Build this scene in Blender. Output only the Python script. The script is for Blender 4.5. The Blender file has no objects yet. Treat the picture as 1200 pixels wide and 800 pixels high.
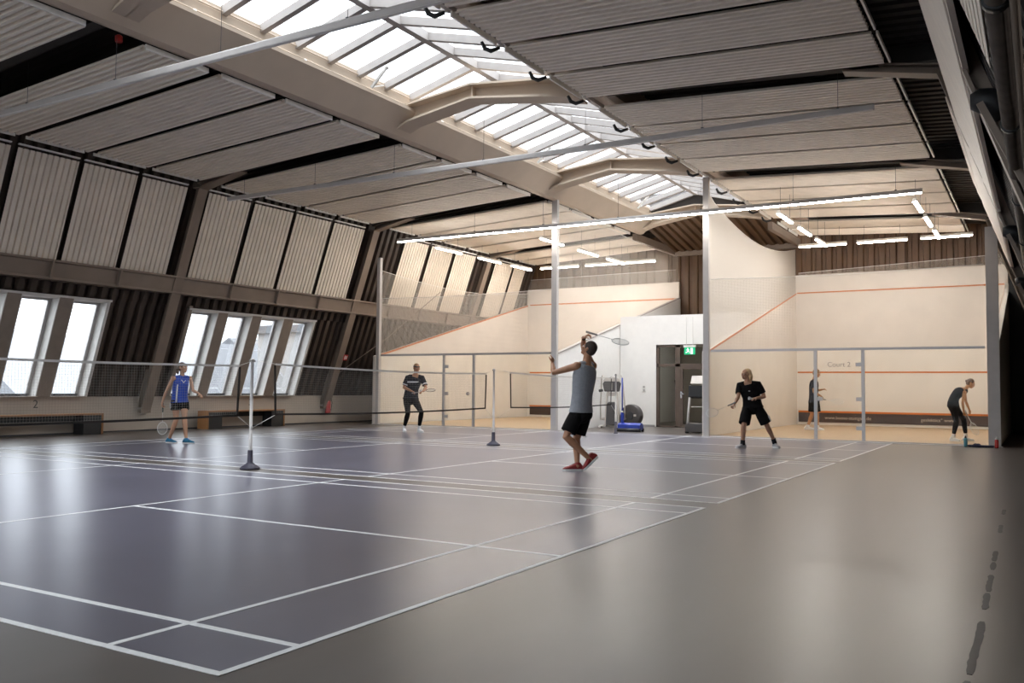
import bpy, bmesh, math, random
from mathutils import Vector, Matrix
random.seed(7)
scene = bpy.context.scene
COL = scene.collection
PI = math.pi

# ------------------------------------------------------------------ materials
def nodemat(name):
    m = bpy.data.materials.new(name); m.use_nodes = True
    nt = m.node_tree; nt.nodes.clear()
    out = nt.nodes.new('ShaderNodeOutputMaterial')
    return m, nt, out

def mat(name, col, rough=0.6, metal=0.0, var=0.06, scale=6.0, spec=0.5, stretch=None, bump=0.0, coat=0.0, rvar=.05):
    """principled material whose colour and roughness are varied by procedural noise"""
    m, nt, out = nodemat(name)
    b = nt.nodes.new('ShaderNodeBsdfPrincipled')
    b.inputs['Metallic'].default_value = metal
    b.inputs['Specular IOR Level'].default_value = spec
    if coat: b.inputs['Coat Weight'].default_value = coat
    tc = nt.nodes.new('ShaderNodeTexCoord')
    mp = nt.nodes.new('ShaderNodeMapping')
    nt.links.new(tc.outputs['Object'], mp.inputs['Vector'])
    if stretch: mp.inputs['Scale'].default_value = stretch
    n = nt.nodes.new('ShaderNodeTexNoise'); n.inputs['Scale'].default_value = scale
    n.inputs['Detail'].default_value = 4
    nt.links.new(mp.outputs[0], n.inputs['Vector'])
    r = nt.nodes.new('ShaderNodeValToRGB')
    lo = [max(0, c * (1 - var)) for c in col]; hi = [min(1, c * (1 + var)) for c in col]
    r.color_ramp.elements[0].position = 0.3; r.color_ramp.elements[1].position = 0.7
    r.color_ramp.elements[0].color = (*lo, 1); r.color_ramp.elements[1].color = (*hi, 1)
    nt.links.new(n.outputs['Fac'], r.inputs['Fac'])
    nt.links.new(r.outputs['Color'], b.inputs['Base Color'])
    mr = nt.nodes.new('ShaderNodeMapRange')
    mr.inputs['To Min'].default_value = max(0.02, rough - rvar); mr.inputs['To Max'].default_value = min(1, rough + rvar)
    nt.links.new(n.outputs['Fac'], mr.inputs['Value'])
    nt.links.new(mr.outputs[0], b.inputs['Roughness'])
    if bump:
        bp = nt.nodes.new('ShaderNodeBump'); bp.inputs['Strength'].default_value = bump
        bp.inputs['Distance'].default_value = 0.01
        nt.links.new(n.outputs['Fac'], bp.inputs['Height'])
        nt.links.new(bp.outputs[0], b.inputs['Normal'])
    nt.links.new(b.outputs[0], out.inputs['Surface'])
    return m

def emis(name, col, strength):
    m, nt, out = nodemat(name)
    e = nt.nodes.new('ShaderNodeEmission')
    e.inputs['Color'].default_value = (*col, 1); e.inputs['Strength'].default_value = strength
    nt.links.new(e.outputs[0], out.inputs['Surface'])
    return m

def glassmat(name, tint=(0.97, 0.98, 0.97), refl=1.0):
    m, nt, out = nodemat(name)
    t = nt.nodes.new('ShaderNodeBsdfTransparent'); t.inputs['Color'].default_value = (*tint, 1)
    g = nt.nodes.new('ShaderNodeBsdfGlossy'); g.inputs['Roughness'].default_value = 0.02
    f = nt.nodes.new('ShaderNodeFresnel'); f.inputs['IOR'].default_value = 1.45
    mu = nt.nodes.new('ShaderNodeMath'); mu.operation = 'MULTIPLY'; mu.inputs[1].default_value = refl
    mx = nt.nodes.new('ShaderNodeMixShader')
    nt.links.new(f.outputs[0], mu.inputs[0]); nt.links.new(mu.outputs[0], mx.inputs['Fac'])
    nt.links.new(t.outputs[0], mx.inputs[1]); nt.links.new(g.outputs[0], mx.inputs[2])
    nt.links.new(mx.outputs[0], out.inputs['Surface'])
    return m

def netmat(name, col, cell, wire, axes, extra=0.0):
    """knotted netting: threads drawn by a procedural grid, open between"""
    m, nt, out = nodemat(name)
    tc = nt.nodes.new('ShaderNodeTexCoord'); sp = nt.nodes.new('ShaderNodeSeparateXYZ')
    nt.links.new(tc.outputs['Object'], sp.inputs[0])
    vals = []
    for ax in axes:
        mo = nt.nodes.new('ShaderNodeMath'); mo.operation = 'PINGPONG'; mo.inputs[1].default_value = cell / 2
        nt.links.new(sp.outputs[ax], mo.inputs[0])
        lt = nt.nodes.new('ShaderNodeMath'); lt.operation = 'LESS_THAN'; lt.inputs[1].default_value = wire / 2
        nt.links.new(mo.outputs[0], lt.inputs[0]); vals.append(lt)
    mxm = nt.nodes.new('ShaderNodeMath'); mxm.operation = 'MAXIMUM'
    nt.links.new(vals[0].outputs[0], mxm.inputs[0]); nt.links.new(vals[1].outputs[0], mxm.inputs[1])
    mx2 = nt.nodes.new('ShaderNodeMath'); mx2.operation = 'MAXIMUM'; mx2.inputs[1].default_value = extra
    nt.links.new(mxm.outputs[0], mx2.inputs[0])
    d = nt.nodes.new('ShaderNodeBsdfDiffuse'); d.inputs['Color'].default_value = (*col, 1)
    tl = nt.nodes.new('ShaderNodeBsdfTranslucent'); tl.inputs['Color'].default_value = (*col, 1)
    md = nt.nodes.new('ShaderNodeMixShader'); md.inputs['Fac'].default_value = 0.4
    nt.links.new(d.outputs[0], md.inputs[1]); nt.links.new(tl.outputs[0], md.inputs[2])
    t = nt.nodes.new('ShaderNodeBsdfTransparent')
    mx = nt.nodes.new('ShaderNodeMixShader')
    nt.links.new(mx2.outputs[0], mx.inputs['Fac'])
    nt.links.new(t.outputs[0], mx.inputs[1]); nt.links.new(md.outputs[0], mx.inputs[2])
    nt.links.new(mx.outputs[0], out.inputs['Surface'])
    return m

def floormat():
    m, nt, out = nodemat('coated_hall_floor')
    b = nt.nodes.new('ShaderNodeBsdfPrincipled')
    tc = nt.nodes.new('ShaderNodeTexCoord')
    mp = nt.nodes.new('ShaderNodeMapping'); mp.inputs['Scale'].default_value = (1.2, 0.35, 1)
    nt.links.new(tc.outputs['Object'], mp.inputs['Vector'])
    n = nt.nodes.new('ShaderNodeTexNoise'); n.inputs['Scale'].default_value = 1.6; n.inputs['Detail'].default_value = 6
    nt.links.new(mp.outputs[0], n.inputs['Vector'])
    r = nt.nodes.new('ShaderNodeValToRGB')
    r.color_ramp.elements[0].position = .3; r.color_ramp.elements[1].position = .75
    r.color_ramp.elements[0].color = (*FLOOR_A, 1); r.color_ramp.elements[1].color = (*FLOOR_B, 1)
    nt.links.new(n.outputs['Fac'], r.inputs['Fac'])
    nt.links.new(r.outputs['Color'], b.inputs['Base Color'])
    mr = nt.nodes.new('ShaderNodeMapRange'); mr.inputs['To Min'].default_value = .29; mr.inputs['To Max'].default_value = .32
    nt.links.new(n.outputs['Fac'], mr.inputs['Value']); nt.links.new(mr.outputs[0], b.inputs['Roughness'])
    b.inputs['Specular IOR Level'].default_value = .33
    nt.links.new(b.outputs[0], out.inputs['Surface'])
    return m

def woodmat(name, a, b_, rough=.35, plank=(0.07, 1.2)):
    m, nt, out = nodemat(name)
    b = nt.nodes.new('ShaderNodeBsdfPrincipled'); b.inputs['Roughness'].default_value = rough
    tc = nt.nodes.new('ShaderNodeTexCoord')
    mp = nt.nodes.new('ShaderNodeMapping'); mp.inputs['Rotation'].default_value = (0, 0, PI / 2)
    nt.links.new(tc.outputs['Object'], mp.inputs['Vector'])
    br = nt.nodes.new('ShaderNodeTexBrick')
    br.inputs['Color1'].default_value = (*a, 1); br.inputs['Color2'].default_value = (*b_, 1)
    br.inputs['Mortar'].default_value = (*[c * .6 for c in a], 1)
    br.inputs['Scale'].default_value = 1; br.inputs['Mortar Size'].default_value = .0015
    br.inputs['Brick Width'].default_value = plank[1]; br.inputs['Row Height'].default_value = plank[0]
    nt.links.new(mp.outputs[0], br.inputs['Vector'])
    nt.links.new(br.outputs['Color'], b.inputs['Base Color'])
    nt.links.new(b.outputs[0], out.inputs['Surface'])
    return m

FLOOR_A = (.092, .077, .068); FLOOR_B = (.118, .100, .090)
M = {}
M['floor'] = floormat()
M['court'] = mat('blue_court_coating', (.108, .104, .138), spec=.72, rvar=.006, rough=.29, var=.1, scale=1.4)
M['line'] = mat('white_line_paint', (.80, .80, .79), rough=.5, var=.06, scale=20)
M['floor_dash'] = mat('dark_floor_dash', (.03, .028, .03), rough=.5, var=.4, scale=30)
M['panel'] = mat('white_profiled_sheet', (.83, .755, .66), rough=.5, var=.05, scale=3)
M['trimwhite'] = mat('white_edge_profile', (.80, .78, .74), rough=.4)
M['dark'] = mat('dark_roof_deck', (.020, .015, .012), rough=.7, var=.25)
M['cladding'] = mat('brown_black_cladding', (.050, .033, .024), rough=.6, var=.2, scale=2)
M['brownsheet'] = mat('brown_profiled_end_sheet', (.105, .055, .026), rough=.55, var=.15, scale=2)
M['steel'] = mat('brown_grey_painted_steel', (.235, .180, .140), rough=.55, var=.1, scale=2)
M['beige'] = mat('beige_lined_gutter', (.50, .405, .315), rough=.7, var=.07, scale=1.2)
M['wellgrey'] = mat('grey_skylight_bars', (.36, .33, .31), rough=.5, var=.06)
M['lowwall'] = mat('cream_plastered_parapet', (.47, .41, .345), rough=.8, var=.05, scale=2)
M['reveal'] = mat('pale_window_lining', (.62, .60, .57), rough=.5)
M['pier'] = mat('taupe_window_pier', (.24, .195, .16), rough=.55, var=.08)
M['squash'] = mat('cream_squash_plaster', (.72, .67, .61), rough=.6, var=.04, scale=1.5)
M['whitewall'] = mat('white_plaster', (.84, .825, .80), rough=.75, var=.02)
M['redline'] = mat('orange_red_court_line', (.58, .16, .02), rough=.5)
M['tin'] = mat('dark_brown_tin', (.06, .035, .025), rough=.5, var=.2)
M['tinletter'] = mat('pale_tin_lettering', (.55, .45, .35), rough=.6)
M['maple'] = woodmat('maple_squash_boards', (.42, .29, .17), (.46, .325, .195), rough=.4)
M['bench'] = woodmat('pine_bench_boards', (.42, .20, .08), (.46, .23, .095), rough=.45, plank=(.1, 3))
M['alu'] = mat('brushed_aluminium', (.46, .44, .43), rough=.4, metal=.5, var=.05, scale=40)
M['greypost'] = mat('light_grey_post', (.50, .47, .45), rough=.45, var=.04)
M['black'] = mat('black_rubber', (.012, .012, .013), rough=.55, var=.2, scale=30)
M['darkgrey'] = mat('charcoal_plastic', (.045, .045, .05), rough=.45, var=.15)
M['glass'] = glassmat('clear_toughened_glass', refl=.16)
M['winglass'] = glassmat('window_glazing', (.96, .98, 1.0), .6)
M['pipe'] = mat('brown_black_pipe', (.075, .058, .047), rough=.5, var=.25, scale=8)
M['doorframe'] = mat('brown_door_frame', (.105, .075, .058), rough=.45, var=.08)
M['chrome'] = mat('satin_chrome', (.7, .7, .7), rough=.25, metal=1)

# ------------------------------------------------------------------ mesh helpers
class MB:
    """collects shapes, then links them as one mesh object"""
    def __init__(s): s.v = []; s.f = []; s.mi = []; s.sm = []
    def add(s, vs, fs, mi=0, smooth=False):
        o = len(s.v); s.v += [tuple(x) for x in vs]
        for f in fs:
            s.f.append([i + o for i in f]); s.mi.append(mi); s.sm.append(smooth)
        return s
    def box(s, x0, x1, y0, y1, z0, z1, mi=0):
        vs = [(x0,y0,z0),(x1,y0,z0),(x1,y1,z0),(x0,y1,z0),(x0,y0,z1),(x1,y0,z1),(x1,y1,z1),(x0,y1,z1)]
        return s.add(vs, [(0,3,2,1),(4,5,6,7),(0,1,5,4),(1,2,6,5),(2,3,7,6),(3,0,4,7)], mi)
    def prism(s, poly, a0, a1, axis='y', mi=0, smooth=False):
        """poly in the plane across AXIS (y: x,z  x: y,z  z: x,y) extruded from a0 to a1"""
        def P(p, a):
            return (p[0], a, p[1]) if axis == 'y' else ((a, p[0], p[1]) if axis == 'x' else (p[0], p[1], a))
        n = len(poly)
        vs = [P(p, a0) for p in poly] + [P(p, a1) for p in poly]
        fs = [tuple(range(n - 1, -1, -1)), tuple(range(n, 2 * n))]
        fs += [(i, (i + 1) % n, n + (i + 1) % n, n + i) for i in range(n)]
        return s.add(vs, fs, mi, smooth)
    def tube(s, pts, r, seg=8, mi=0, caps=True, smooth=True, closed=False):
        pts = [Vector(p) for p in pts]; n = len(pts)
        rs = r if isinstance(r, (list, tuple)) else [r] * n
        vs = []; up = None
        for i, p in enumerate(pts):
            if closed: t = pts[(i + 1) % n] - pts[i - 1]
            else: t = pts[min(i + 1, n - 1)] - pts[max(i - 1, 0)]
            t.normalize()
            if up is None:
                up = Vector((0, 0, 1)) if abs(t.z) < .9 else Vector((1, 0, 0))
            a = t.cross(up)
            if a.length < 1e-4: a = t.cross(Vector((0.3, 1, 0.2)))
            a.normalize(); b = a.cross(t); b.normalize(); up = b
            for k in range(seg):
                w = 2 * PI * k / seg
                vs.append(p + a * (math.cos(w) * rs[i]) + b * (math.sin(w) * rs[i]))
        fs = []
        for i in range(n if closed else n - 1):
            j = (i + 1) % n
            for k in range(seg):
                fs.append((i * seg + k, i * seg + (k + 1) % seg, j * seg + (k + 1) % seg, j * seg + k))
        s.add(vs, fs, mi, smooth)
        if caps and not closed:
            s.add(vs[:seg], [tuple(range(seg - 1, -1, -1))], mi); s.add(vs[-seg:], [tuple(range(seg))], mi)
        return s
    def bar(s, a, b, w, h, mi=0):
        """rectangular bar from a to b, w across (horizontal), h high"""
        a, b = Vector(a), Vector(b); t = (b - a).normalized()
        up = Vector((0, 0, 1)) if abs(t.z) < .95 else Vector((0, 1, 0))
        x = t.cross(up).normalized() * (w / 2); y = x.normalized().cross(t).normalized() * (h / 2)
        vs = [a-x-y, a+x-y, a+x+y, a-x+y, b-x-y, b+x-y, b+x+y, b-x+y]
        return s.add(vs, [(0,3,2,1),(4,5,6,7),(0,1,5,4),(1,2,6,5),(2,3,7,6),(3,0,4,7)], mi)
    def lathe(s, prof, cx=0, cy=0, cz=0, seg=20, mi=0, smooth=True):
        vs = [(cx + r * math.cos(2*PI*k/seg), cy + r * math.sin(2*PI*k/seg), cz + z) for r, z in prof for k in range(seg)]
        fs = []
        for i in range(len(prof) - 1):
            for k in range(seg):
                fs.append((i*seg+k, i*seg+(k+1) % seg, (i+1)*seg+(k+1) % seg, (i+1)*seg+k))
        s.add(vs, fs, mi, smooth)
        s.add(vs[:seg], [tuple(range(seg-1, -1, -1))], mi); s.add(vs[-seg:], [tuple(range(seg))], mi)
        return s
    def ell(s, c, r, seg=16, ring=10, mi=0, rot=None):
        vs = []; fs = []
        for i in range(ring + 1):
            th = PI * i / ring
            for k in range(seg):
                ph = 2 * PI * k / seg
                v = Vector((r[0]*math.sin(th)*math.cos(ph), r[1]*math.sin(th)*math.sin(ph), r[2]*math.cos(th)))
                if rot: v = rot @ v
                vs.append(v + Vector(c))
        for i in range(ring):
            for k in range(seg):
                fs.append((i*seg+k, (i+1)*seg+k, (i+1)*seg+(k+1) % seg, i*seg+(k+1) % seg))
        return s.add(vs, fs, mi, True)
    def build(s, name, mats, parent=None, bevel=0.0, loc=None):
        me = bpy.data.meshes.new(name)
        me.from_pydata(s.v, [], s.f)
        if not isinstance(mats, (list, tuple)): mats = [mats]
        for m in mats: me.materials.append(M[m] if isinstance(m, str) else m)
        me.polygons.foreach_set('material_index', s.mi)
        me.polygons.foreach_set('use_smooth', s.sm)
        bm = bmesh.new(); bm.from_mesh(me)
        bmesh.ops.remove_doubles(bm, verts=bm.verts, dist=1e-5)
        bmesh.ops.recalc_face_normals(bm, faces=bm.faces)
        bm.to_mesh(me); bm.free(); me.update()
        o = bpy.data.objects.new(name, me); COL.objects.link(o)
        if parent is not None: o.parent = parent
        if loc: o.location = loc
        if bevel:
            b = o.modifiers.new('bevel', 'BEVEL'); b.width = bevel; b.segments = 2; b.limit_method = 'ANGLE'
        return o

def tag(o, label, cat, group=None, kind=None):
    o['label'] = label; o['category'] = cat
    if group: o['group'] = group
    if kind: o['kind'] = kind
    return o
def struct(o, label=None, cat=None):
    o['kind'] = 'structure'
    if label: o['label'] = label
    if cat: o['category'] = cat
    return o
def empty(name, label, cat, loc=(0, 0, 0), rz=0, group=None, kind=None):
    o = bpy.data.objects.new(name, None); COL.objects.link(o)
    o.empty_display_size = .1; o.location = loc; o.rotation_euler = (0, 0, rz)
    return tag(o, label, cat, group, kind)
def kids(o): return [c for c in bpy.data.objects if c.parent == o]
def copy_tree(o, parent=None):
    c = o.copy(); COL.objects.link(c); c.parent = parent
    for ch in kids(o): copy_tree(ch, c)
    return c
def textmesh(name, body, size, align='LEFT', extrude=.0015):
    cu = bpy.data.curves.new('tmp', 'FONT'); cu.body = body; cu.size = size; cu.extrude = extrude; cu.align_x = align
    t = bpy.data.objects.new('tmp', cu); COL.objects.link(t)
    dg = bpy.context.evaluated_depsgraph_get(); me = bpy.data.meshes.new_from_object(t.evaluated_get(dg), depsgraph=dg)
    bpy.data.objects.remove(t); me.name = name; me.materials.clear()
    o = bpy.data.objects.new(name, me); COL.objects.link(o); return o
def ordinal(i): return ['first', 'second', 'third', 'fourth', 'fifth', 'sixth', 'seventh', 'eighth'][i]
# ------------------------------------------------------------------ the hall: cross-section numbers (metres)
CX = -9.6                       # ridge line
MC = -9.48                      # mirror line of the side walls
Y0, Y1 = -6.0, 31.7             # near end (behind the camera) and end wall
FR = [-5.15, 1.45, 8.05, 14.65, 21.25, 27.85]     # portal frames
def mir(x): return 2 * MC - x
def wallx(z, off=0.0): return -19.72 + .353 * z + off      # sloping line of the left wall's inner face

# floor ------------------------------------------------------------
struct(MB().box(-20.6, 1.8, Y0, Y1 + .3, -.12, 0).build('floor', 'floor'))
courts = [(2.57, 8.70), (9.10, 15.22), (15.62, 21.68)]
m = MB()
for a, b in courts: m.box(-16.3, -2.9, a, b, -.01, .0012)
struct(m.build('floor_court_fields', 'court'))
m = MB(); LW = .04
for a, b in courts:
    zt = .0026
    def ln(x0, x1, y0, y1): m.box(x0, x1, y0, y1, 0, zt)
    for xs in ((-2.9 - LW, -2.9), (-3.68, -3.64), (-16.3, -16.26), (-15.56, -15.52)): ln(*xs, a, b)
    for x in (-7.62, -11.62): ln(x, x + LW, a, b)
    zt = .0031
    for y in (a, a + .46, b - .46 - LW, b - LW): ln(-16.3, -2.9, y, y + LW)
    ln(-7.62, -2.9, (a + b) / 2 - LW / 2, (a + b) / 2 + LW / 2); ln(-16.3, -11.62, (a + b) / 2 - LW / 2, (a + b) / 2 + LW / 2)
struct(m.build('floor_court_lines', 'line'))
m = MB(); rnd = random.Random(3)
y = 3.6
for (ya, yb) in ((3.3, 4.15), (4.25, 5.25), (5.55, 6.0), (6.05, 6.6), (6.8, 7.1), (7.15, 7.6), (8.6, 9.1), (9.9, 10.3)):
    n = max(4, int((yb - ya) / .06)); L = []; R = []
    for i in range(n + 1):
        yy = ya + (yb - ya) * i / n
        w = .017 * (1 + .35 * (rnd.random() - .5)) * (0.55 if i in (0, n) else 1)
        xm = -.285 - .012 * max(0, yy - 5) + .004 * (rnd.random() - .5)
        L.append((xm - w, yy)); R.append((xm + w, yy))
    m.prism(L + R[::-1], 0, .0016, 'z')
struct(m.build('floor_dark_dashes', 'floor_dash'))  # broken line of dark dashes with ragged edges

# profiled sheet helper ---------------------------------------------
def profile(u0, u1, pitch, flat, depth, slope=.012):
    """trapezoid profile points (u, d): d=0 on the faces towards the room, d=depth in the grooves"""
    pts = []; u = u0
    while u < u1 - 1e-6:
        e = min(u + flat, u1)
        pts += [(u, 0), (e, 0)]
        if e >= u1 - 1e-6: break
        g0 = min(e + slope, u1); g1 = min(u + pitch - slope, u1)
        pts += [(g0, depth)]
        if g1 > g0: pts += [(g1, depth)]
        u += pitch
    return pts
def sheet(m, u0, u1, pitch, flat, depth, fa, fb, thick=.004, mi=0, slope=.012):
    """corrugated sheet between two edges; fa(u, d), fb(u, d) give the 3D points of the two ends of each fold"""
    pr = profile(u0, u1, pitch, flat, depth, slope); n = len(pr)
    vs = [fa(u, d) for u, d in pr] + [fb(u, d) for u, d in pr] + [fa(u, d + thick) for u, d in pr] + [fb(u, d + thick) for u, d in pr]
    fs = []
    for i in range(n - 1):
        fs += [(i, i+1, n+i+1, n+i), (2*n+i, 3*n+i, 3*n+i+1, 2*n+i+1), (i, 2*n+i, 2*n+i+1, i+1), (n+i, n+i+1, 3*n+i+1, 3*n+i)]
    fs += [(0, n, 3*n, 2*n), (n-1, 3*n-1, 4*n-1, 2*n-1)]
    m.add(vs, fs, mi)

# side walls -------------------------------------------------------
SZ, WT = .87, 3.08                        # window sill and head heights
OPEN1 = [8.58, 9.76, 10.93, 12.12]         # near edges of the window openings in the second bay
OPEN2 = [15.36, 16.54, 17.73, 18.95]
OW = .86
def wall_side(name, f, bays, clad='cladding'):
    """parapet + sloping profiled cladding, f maps the left wall's x to the side's x"""
    m = MB()
    def bx(x0, x1, *r, mi=0):
        a, b = f(x0), f(x1); m.box(min(a, b), max(a, b), *r, mi=mi)
    bx(-20.3, -19.55, Y0, Y1, 0, SZ, mi=0)
    def cl(y0, y1, z0, z1):
        sheet(m, y0, y1, .28, .13, .11, lambda u, d: (f(wallx(z0, -.10 - d)), u, z0), lambda u, d: (f(wallx(z1, -.10 - d)), u, z1), mi=1, slope=.03)
    for (a, b, opens) in bays:
        if opens:
            cl(a, opens[0] - .06, SZ, WT + .08); cl(opens[-1] + OW + .08, b, SZ, WT + .08); cl(a, b, WT + .08, 6.3)
        else: cl(a, b, SZ, 6.3)
    # outer skin that keeps the daylight out
    for (a, b, opens) in bays:
        o0 = -.36
        def sk(y0, y1, z0, z1):
            m.prism([(y0, z0), (y1, z0), (y1, z1), (y0, z1)], 0, 1, 'x', mi=1)
            base = len(m.v) - 8
            for k in range(8):
                v = m.v[base + k]; off = o0 if v[0] == 0 else o0 - .05
                m.v[base + k] = (f(wallx(v[2], off)), v[1], v[2])
        if opens:
            sk(a, opens[0], SZ, WT); sk(opens[-1] + OW, b, SZ, WT); sk(a, b, WT, 6.6)
        else: sk(a, b, SZ, 6.6)
    return m.build(name, ['lowwall', clad])
lbays = []
edges = [Y0] + FR[1:] + [Y1]
for a, b in zip(edges[:-1], edges[1:]):
    op = None
    if abs(a - 8.05) < .1: op = OPEN1
    elif abs(a - 14.65) < .1: op = OPEN2
    elif a < 8: op = [OPEN1[0] - (8.05 - a) + 1.18 * i for i in range(4)]
    if a == Y0: op = None
    lbays.append((a, b, op))
struct(wall_side('wall_left', lambda x: x, lbays))
struct(wall_side('wall_right', lambda x: mir(x) + .12, [(a, b, None) for a, b, _ in lbays], 'dark'))  # right cladding takes the near-black deck colour to stand for its shade
struct(MB().box(-19.6, -19.53, Y0, Y1, 0, .035).build('baseboard_left', 'darkgrey'))

# windows: each opening has lining, frame, pane and sill board
wn = 0
def slab(m, y0, y1, z0, z1, o0, o1, mi=0):
    vs = [(wallx(z, o), y, z) for o in (o0, o1) for (y, z) in ((y0, z0), (y1, z0), (y1, z1), (y0, z1))]
    m.add(vs, [(0,1,2,3), (7,6,5,4), (0,4,5,1), (1,5,6,2), (2,6,7,3), (3,7,4,0)], mi)
for a, b, op in lbays:
    if not op: continue
    for i, y in enumerate(op):
        wn += 1; z0, z1 = SZ, WT
        m = MB()
        slab(m, y, y + .02, z0, z1, -.34, -.01); slab(m, y + OW - .02, y + OW, z0, z1, -.34, -.01)
        slab(m, y, y + OW, z1 - .02, z1, -.34, -.01); slab(m, y, y + OW, z0, z0 + .02, -.34, .05)
        w = struct(m.build('window_%d' % wn, 'reveal'))
        m = MB()
        slab(m, y + .02, y + .07, z0, z1, -.33, -.27); slab(m, y + OW - .10, y + OW - .02, z0, z1, -.33, -.27)
        slab(m, y + .02, y + OW - .02, z1 - .07, z1, -.33, -.27); slab(m, y + .02, y + OW - .02, z0, z0 + .06, -.33, -.27)
        m.build('frame', 'alu', w)
        m = MB(); slab(m, y + .07, y + OW - .10, z0 + .06, z1 - .07, -.305, -.295); m.build('pane', 'winglass', w)
        m = MB(); slab(m, y + .12, y + OW - .14, z0 + .02, z0 + .075, -.27, -.12); m.build('sill_grille', 'darkgrey', w)
    m = MB()
    for i in range(3): slab(m, op[i] + OW, op[i + 1], SZ, WT, -.34, -.01)
    slab(m, op[0] - .10, op[0], SZ, WT + .1, -.34, -.01)
    struct(m.build('trim_window_piers', 'pier'))
    m = MB(); slab(m, op[0] - .1, op[3] + OW + .08, WT, WT + .045, -.3, .012); slab(m, op[3] + OW, op[3] + OW + .05, SZ, WT + .04, -.3, .0)
    struct(m.build('trim_window_surround', 'reveal'))

# longitudinal wall beams between the frames
for nm, f in (('left', lambda x: x), ('right', lambda x: mir(x) + .5)):
    for a, b in zip(edges[:-1], edges[1:]):
        m = MB()
        m.prism([(f(-18.72), 3.42), (f(-18.33), 3.42), (f(-18.33), 3.46), (f(-18.38), 3.47), (f(-18.30), 3.78), (f(-18.22), 3.80), (f(-18.22), 3.84), (f(-18.60), 3.84)], a, b)
        for t in (.25, .5, .75):
            y = a + (b - a) * t; m.prism([(f(-18.55), 3.43), (f(-18.31), 3.43), (f(-18.20), 3.83), (f(-18.45), 3.83)], y - .02, y + .02)
        struct(m.build('beam_wall_' + nm, 'steel'))

# portal frames ----------------------------------------------------
def isec(m, ins, outs, y, w=.27, t=.03):
    n = len(ins)
    for i in range(n - 1):
        m.prism([ins[i], ins[i+1], outs[i+1], outs[i]], y - .012, y + .012)
        for side in (ins, outs):
            p, q = Vector(side[i]), Vector(side[i+1]); d = (q - p); nn = Vector((-d.y, d.x)).normalized() * t
            c = (Vector(outs[i]) + Vector(outs[i+1])) / 2 if side is ins else (Vector(ins[i]) + Vector(ins[i+1])) / 2
            if (c - (p + q) / 2).dot(nn) < 0: nn = -nn
            e = d.normalized() * .008
            m.prism([tuple(p - e), tuple(q + e), tuple(q + e + nn), tuple(p - e + nn)], y - w/2, y + w/2)
def frame_mesh(y):
    m = MB(); rf = MB()
    for f, k in ((lambda x: x, -1), (lambda x: mir(x) + .2, 1)):
        isec(m, [(f(-19.42), .46), (f(-17.49), 5.93)], [(f(-19.62), .46), (f(-18.02), 5.98)], y)
        isec(m, [(f(-17.49), 5.93), (f(-16.15), 6.20)], [(f(-17.55), 6.08), (f(-16.15), 6.34)], y)
        isec(rf, [(f(-18.0), 6.12), (f(-11.85), 6.55)], [(f(-18.0), 6.42), (f(-11.85), 6.86)], y, w=.2)
        m.prism([(f(-19.65), .46), (f(-19.40), .46), (f(-19.40), .50), (f(-19.6), .56)], y - .14, y + .14)
        m.prism([(f(-17.49), 5.93), (f(-18.02), 5.98), (f(-18.02), 6.01), (f(-17.49), 5.96)], y - .13, y + .13)
    ob = m.build('beam_portal_frame', 'steel')
    struct(ob); struct(rf.build('beam_rafter', 'dark'))
    m = MB()
    ins = [(CX - 2.0, 6.44), (CX - 1.5, 6.62), (CX, 6.86), (CX + 1.6, 6.64), (CX + 2.35, 6.50)]
    outs = [(CX - 2.15, 6.90), (CX - 1.6, 7.0), (CX, 7.17), (CX + 1.6, 7.0), (CX + 2.35, 6.85)]
    isec(m, ins, outs, y, w=.46, t=.04)
    m.box(CX - .015, CX + .015, y - .14, y + .14, 6.92, 7.16)
    struct(m.build('beam_skylight_tie', 'beige'))
for y in FR: frame_mesh(y)

# gutters lining both sides of the skylight well ---------------------
def gutter(nm, f, dz=0):
    m = MB()
    P = [(-11.75, 6.36), (-11.62, 6.33), (-11.52, 6.36), (-11.16, 6.74), (-11.10, 6.80), (-11.10, 6.86), (-11.20, 6.86), (-11.20, 6.92), (-11.24, 6.92), (-11.24, 7.18), (-11.32, 7.24), (-12.4, 6.95), (-12.4, 6.9), (-11.75, 6.75)]
    m.prism([(f(x), z + dz) for x, z in P], Y0, 28.0)
    struct(m.build('beam_gutter_' + nm, 'beige'))
    m = MB(); m.tube([(f(-11.17), Y0, 6.90 + dz), (f(-11.17), 27.9, 6.90 + dz)], .018, 8); m.tube([(f(-11.21), Y0, 7.10 + dz), (f(-11.21), 27.9, 7.10 + dz)], .012, 6)
    tag(m.build('conduit_pipe', 'beige'), 'slim conduit pipes along the %s ledge of the skylight' % ('window side' if nm == 'left' else 'camera side'), 'pipe')
gutter('left', lambda x: x + .03, .05); gutter('right', lambda x: 2 * CX - x + .78, .2)
m = MB(); m.box(-8.0, -7.3, Y0, 28.0, 7.19, 7.25); struct(m.build('beam_skylight_curb', 'beige'))

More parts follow.
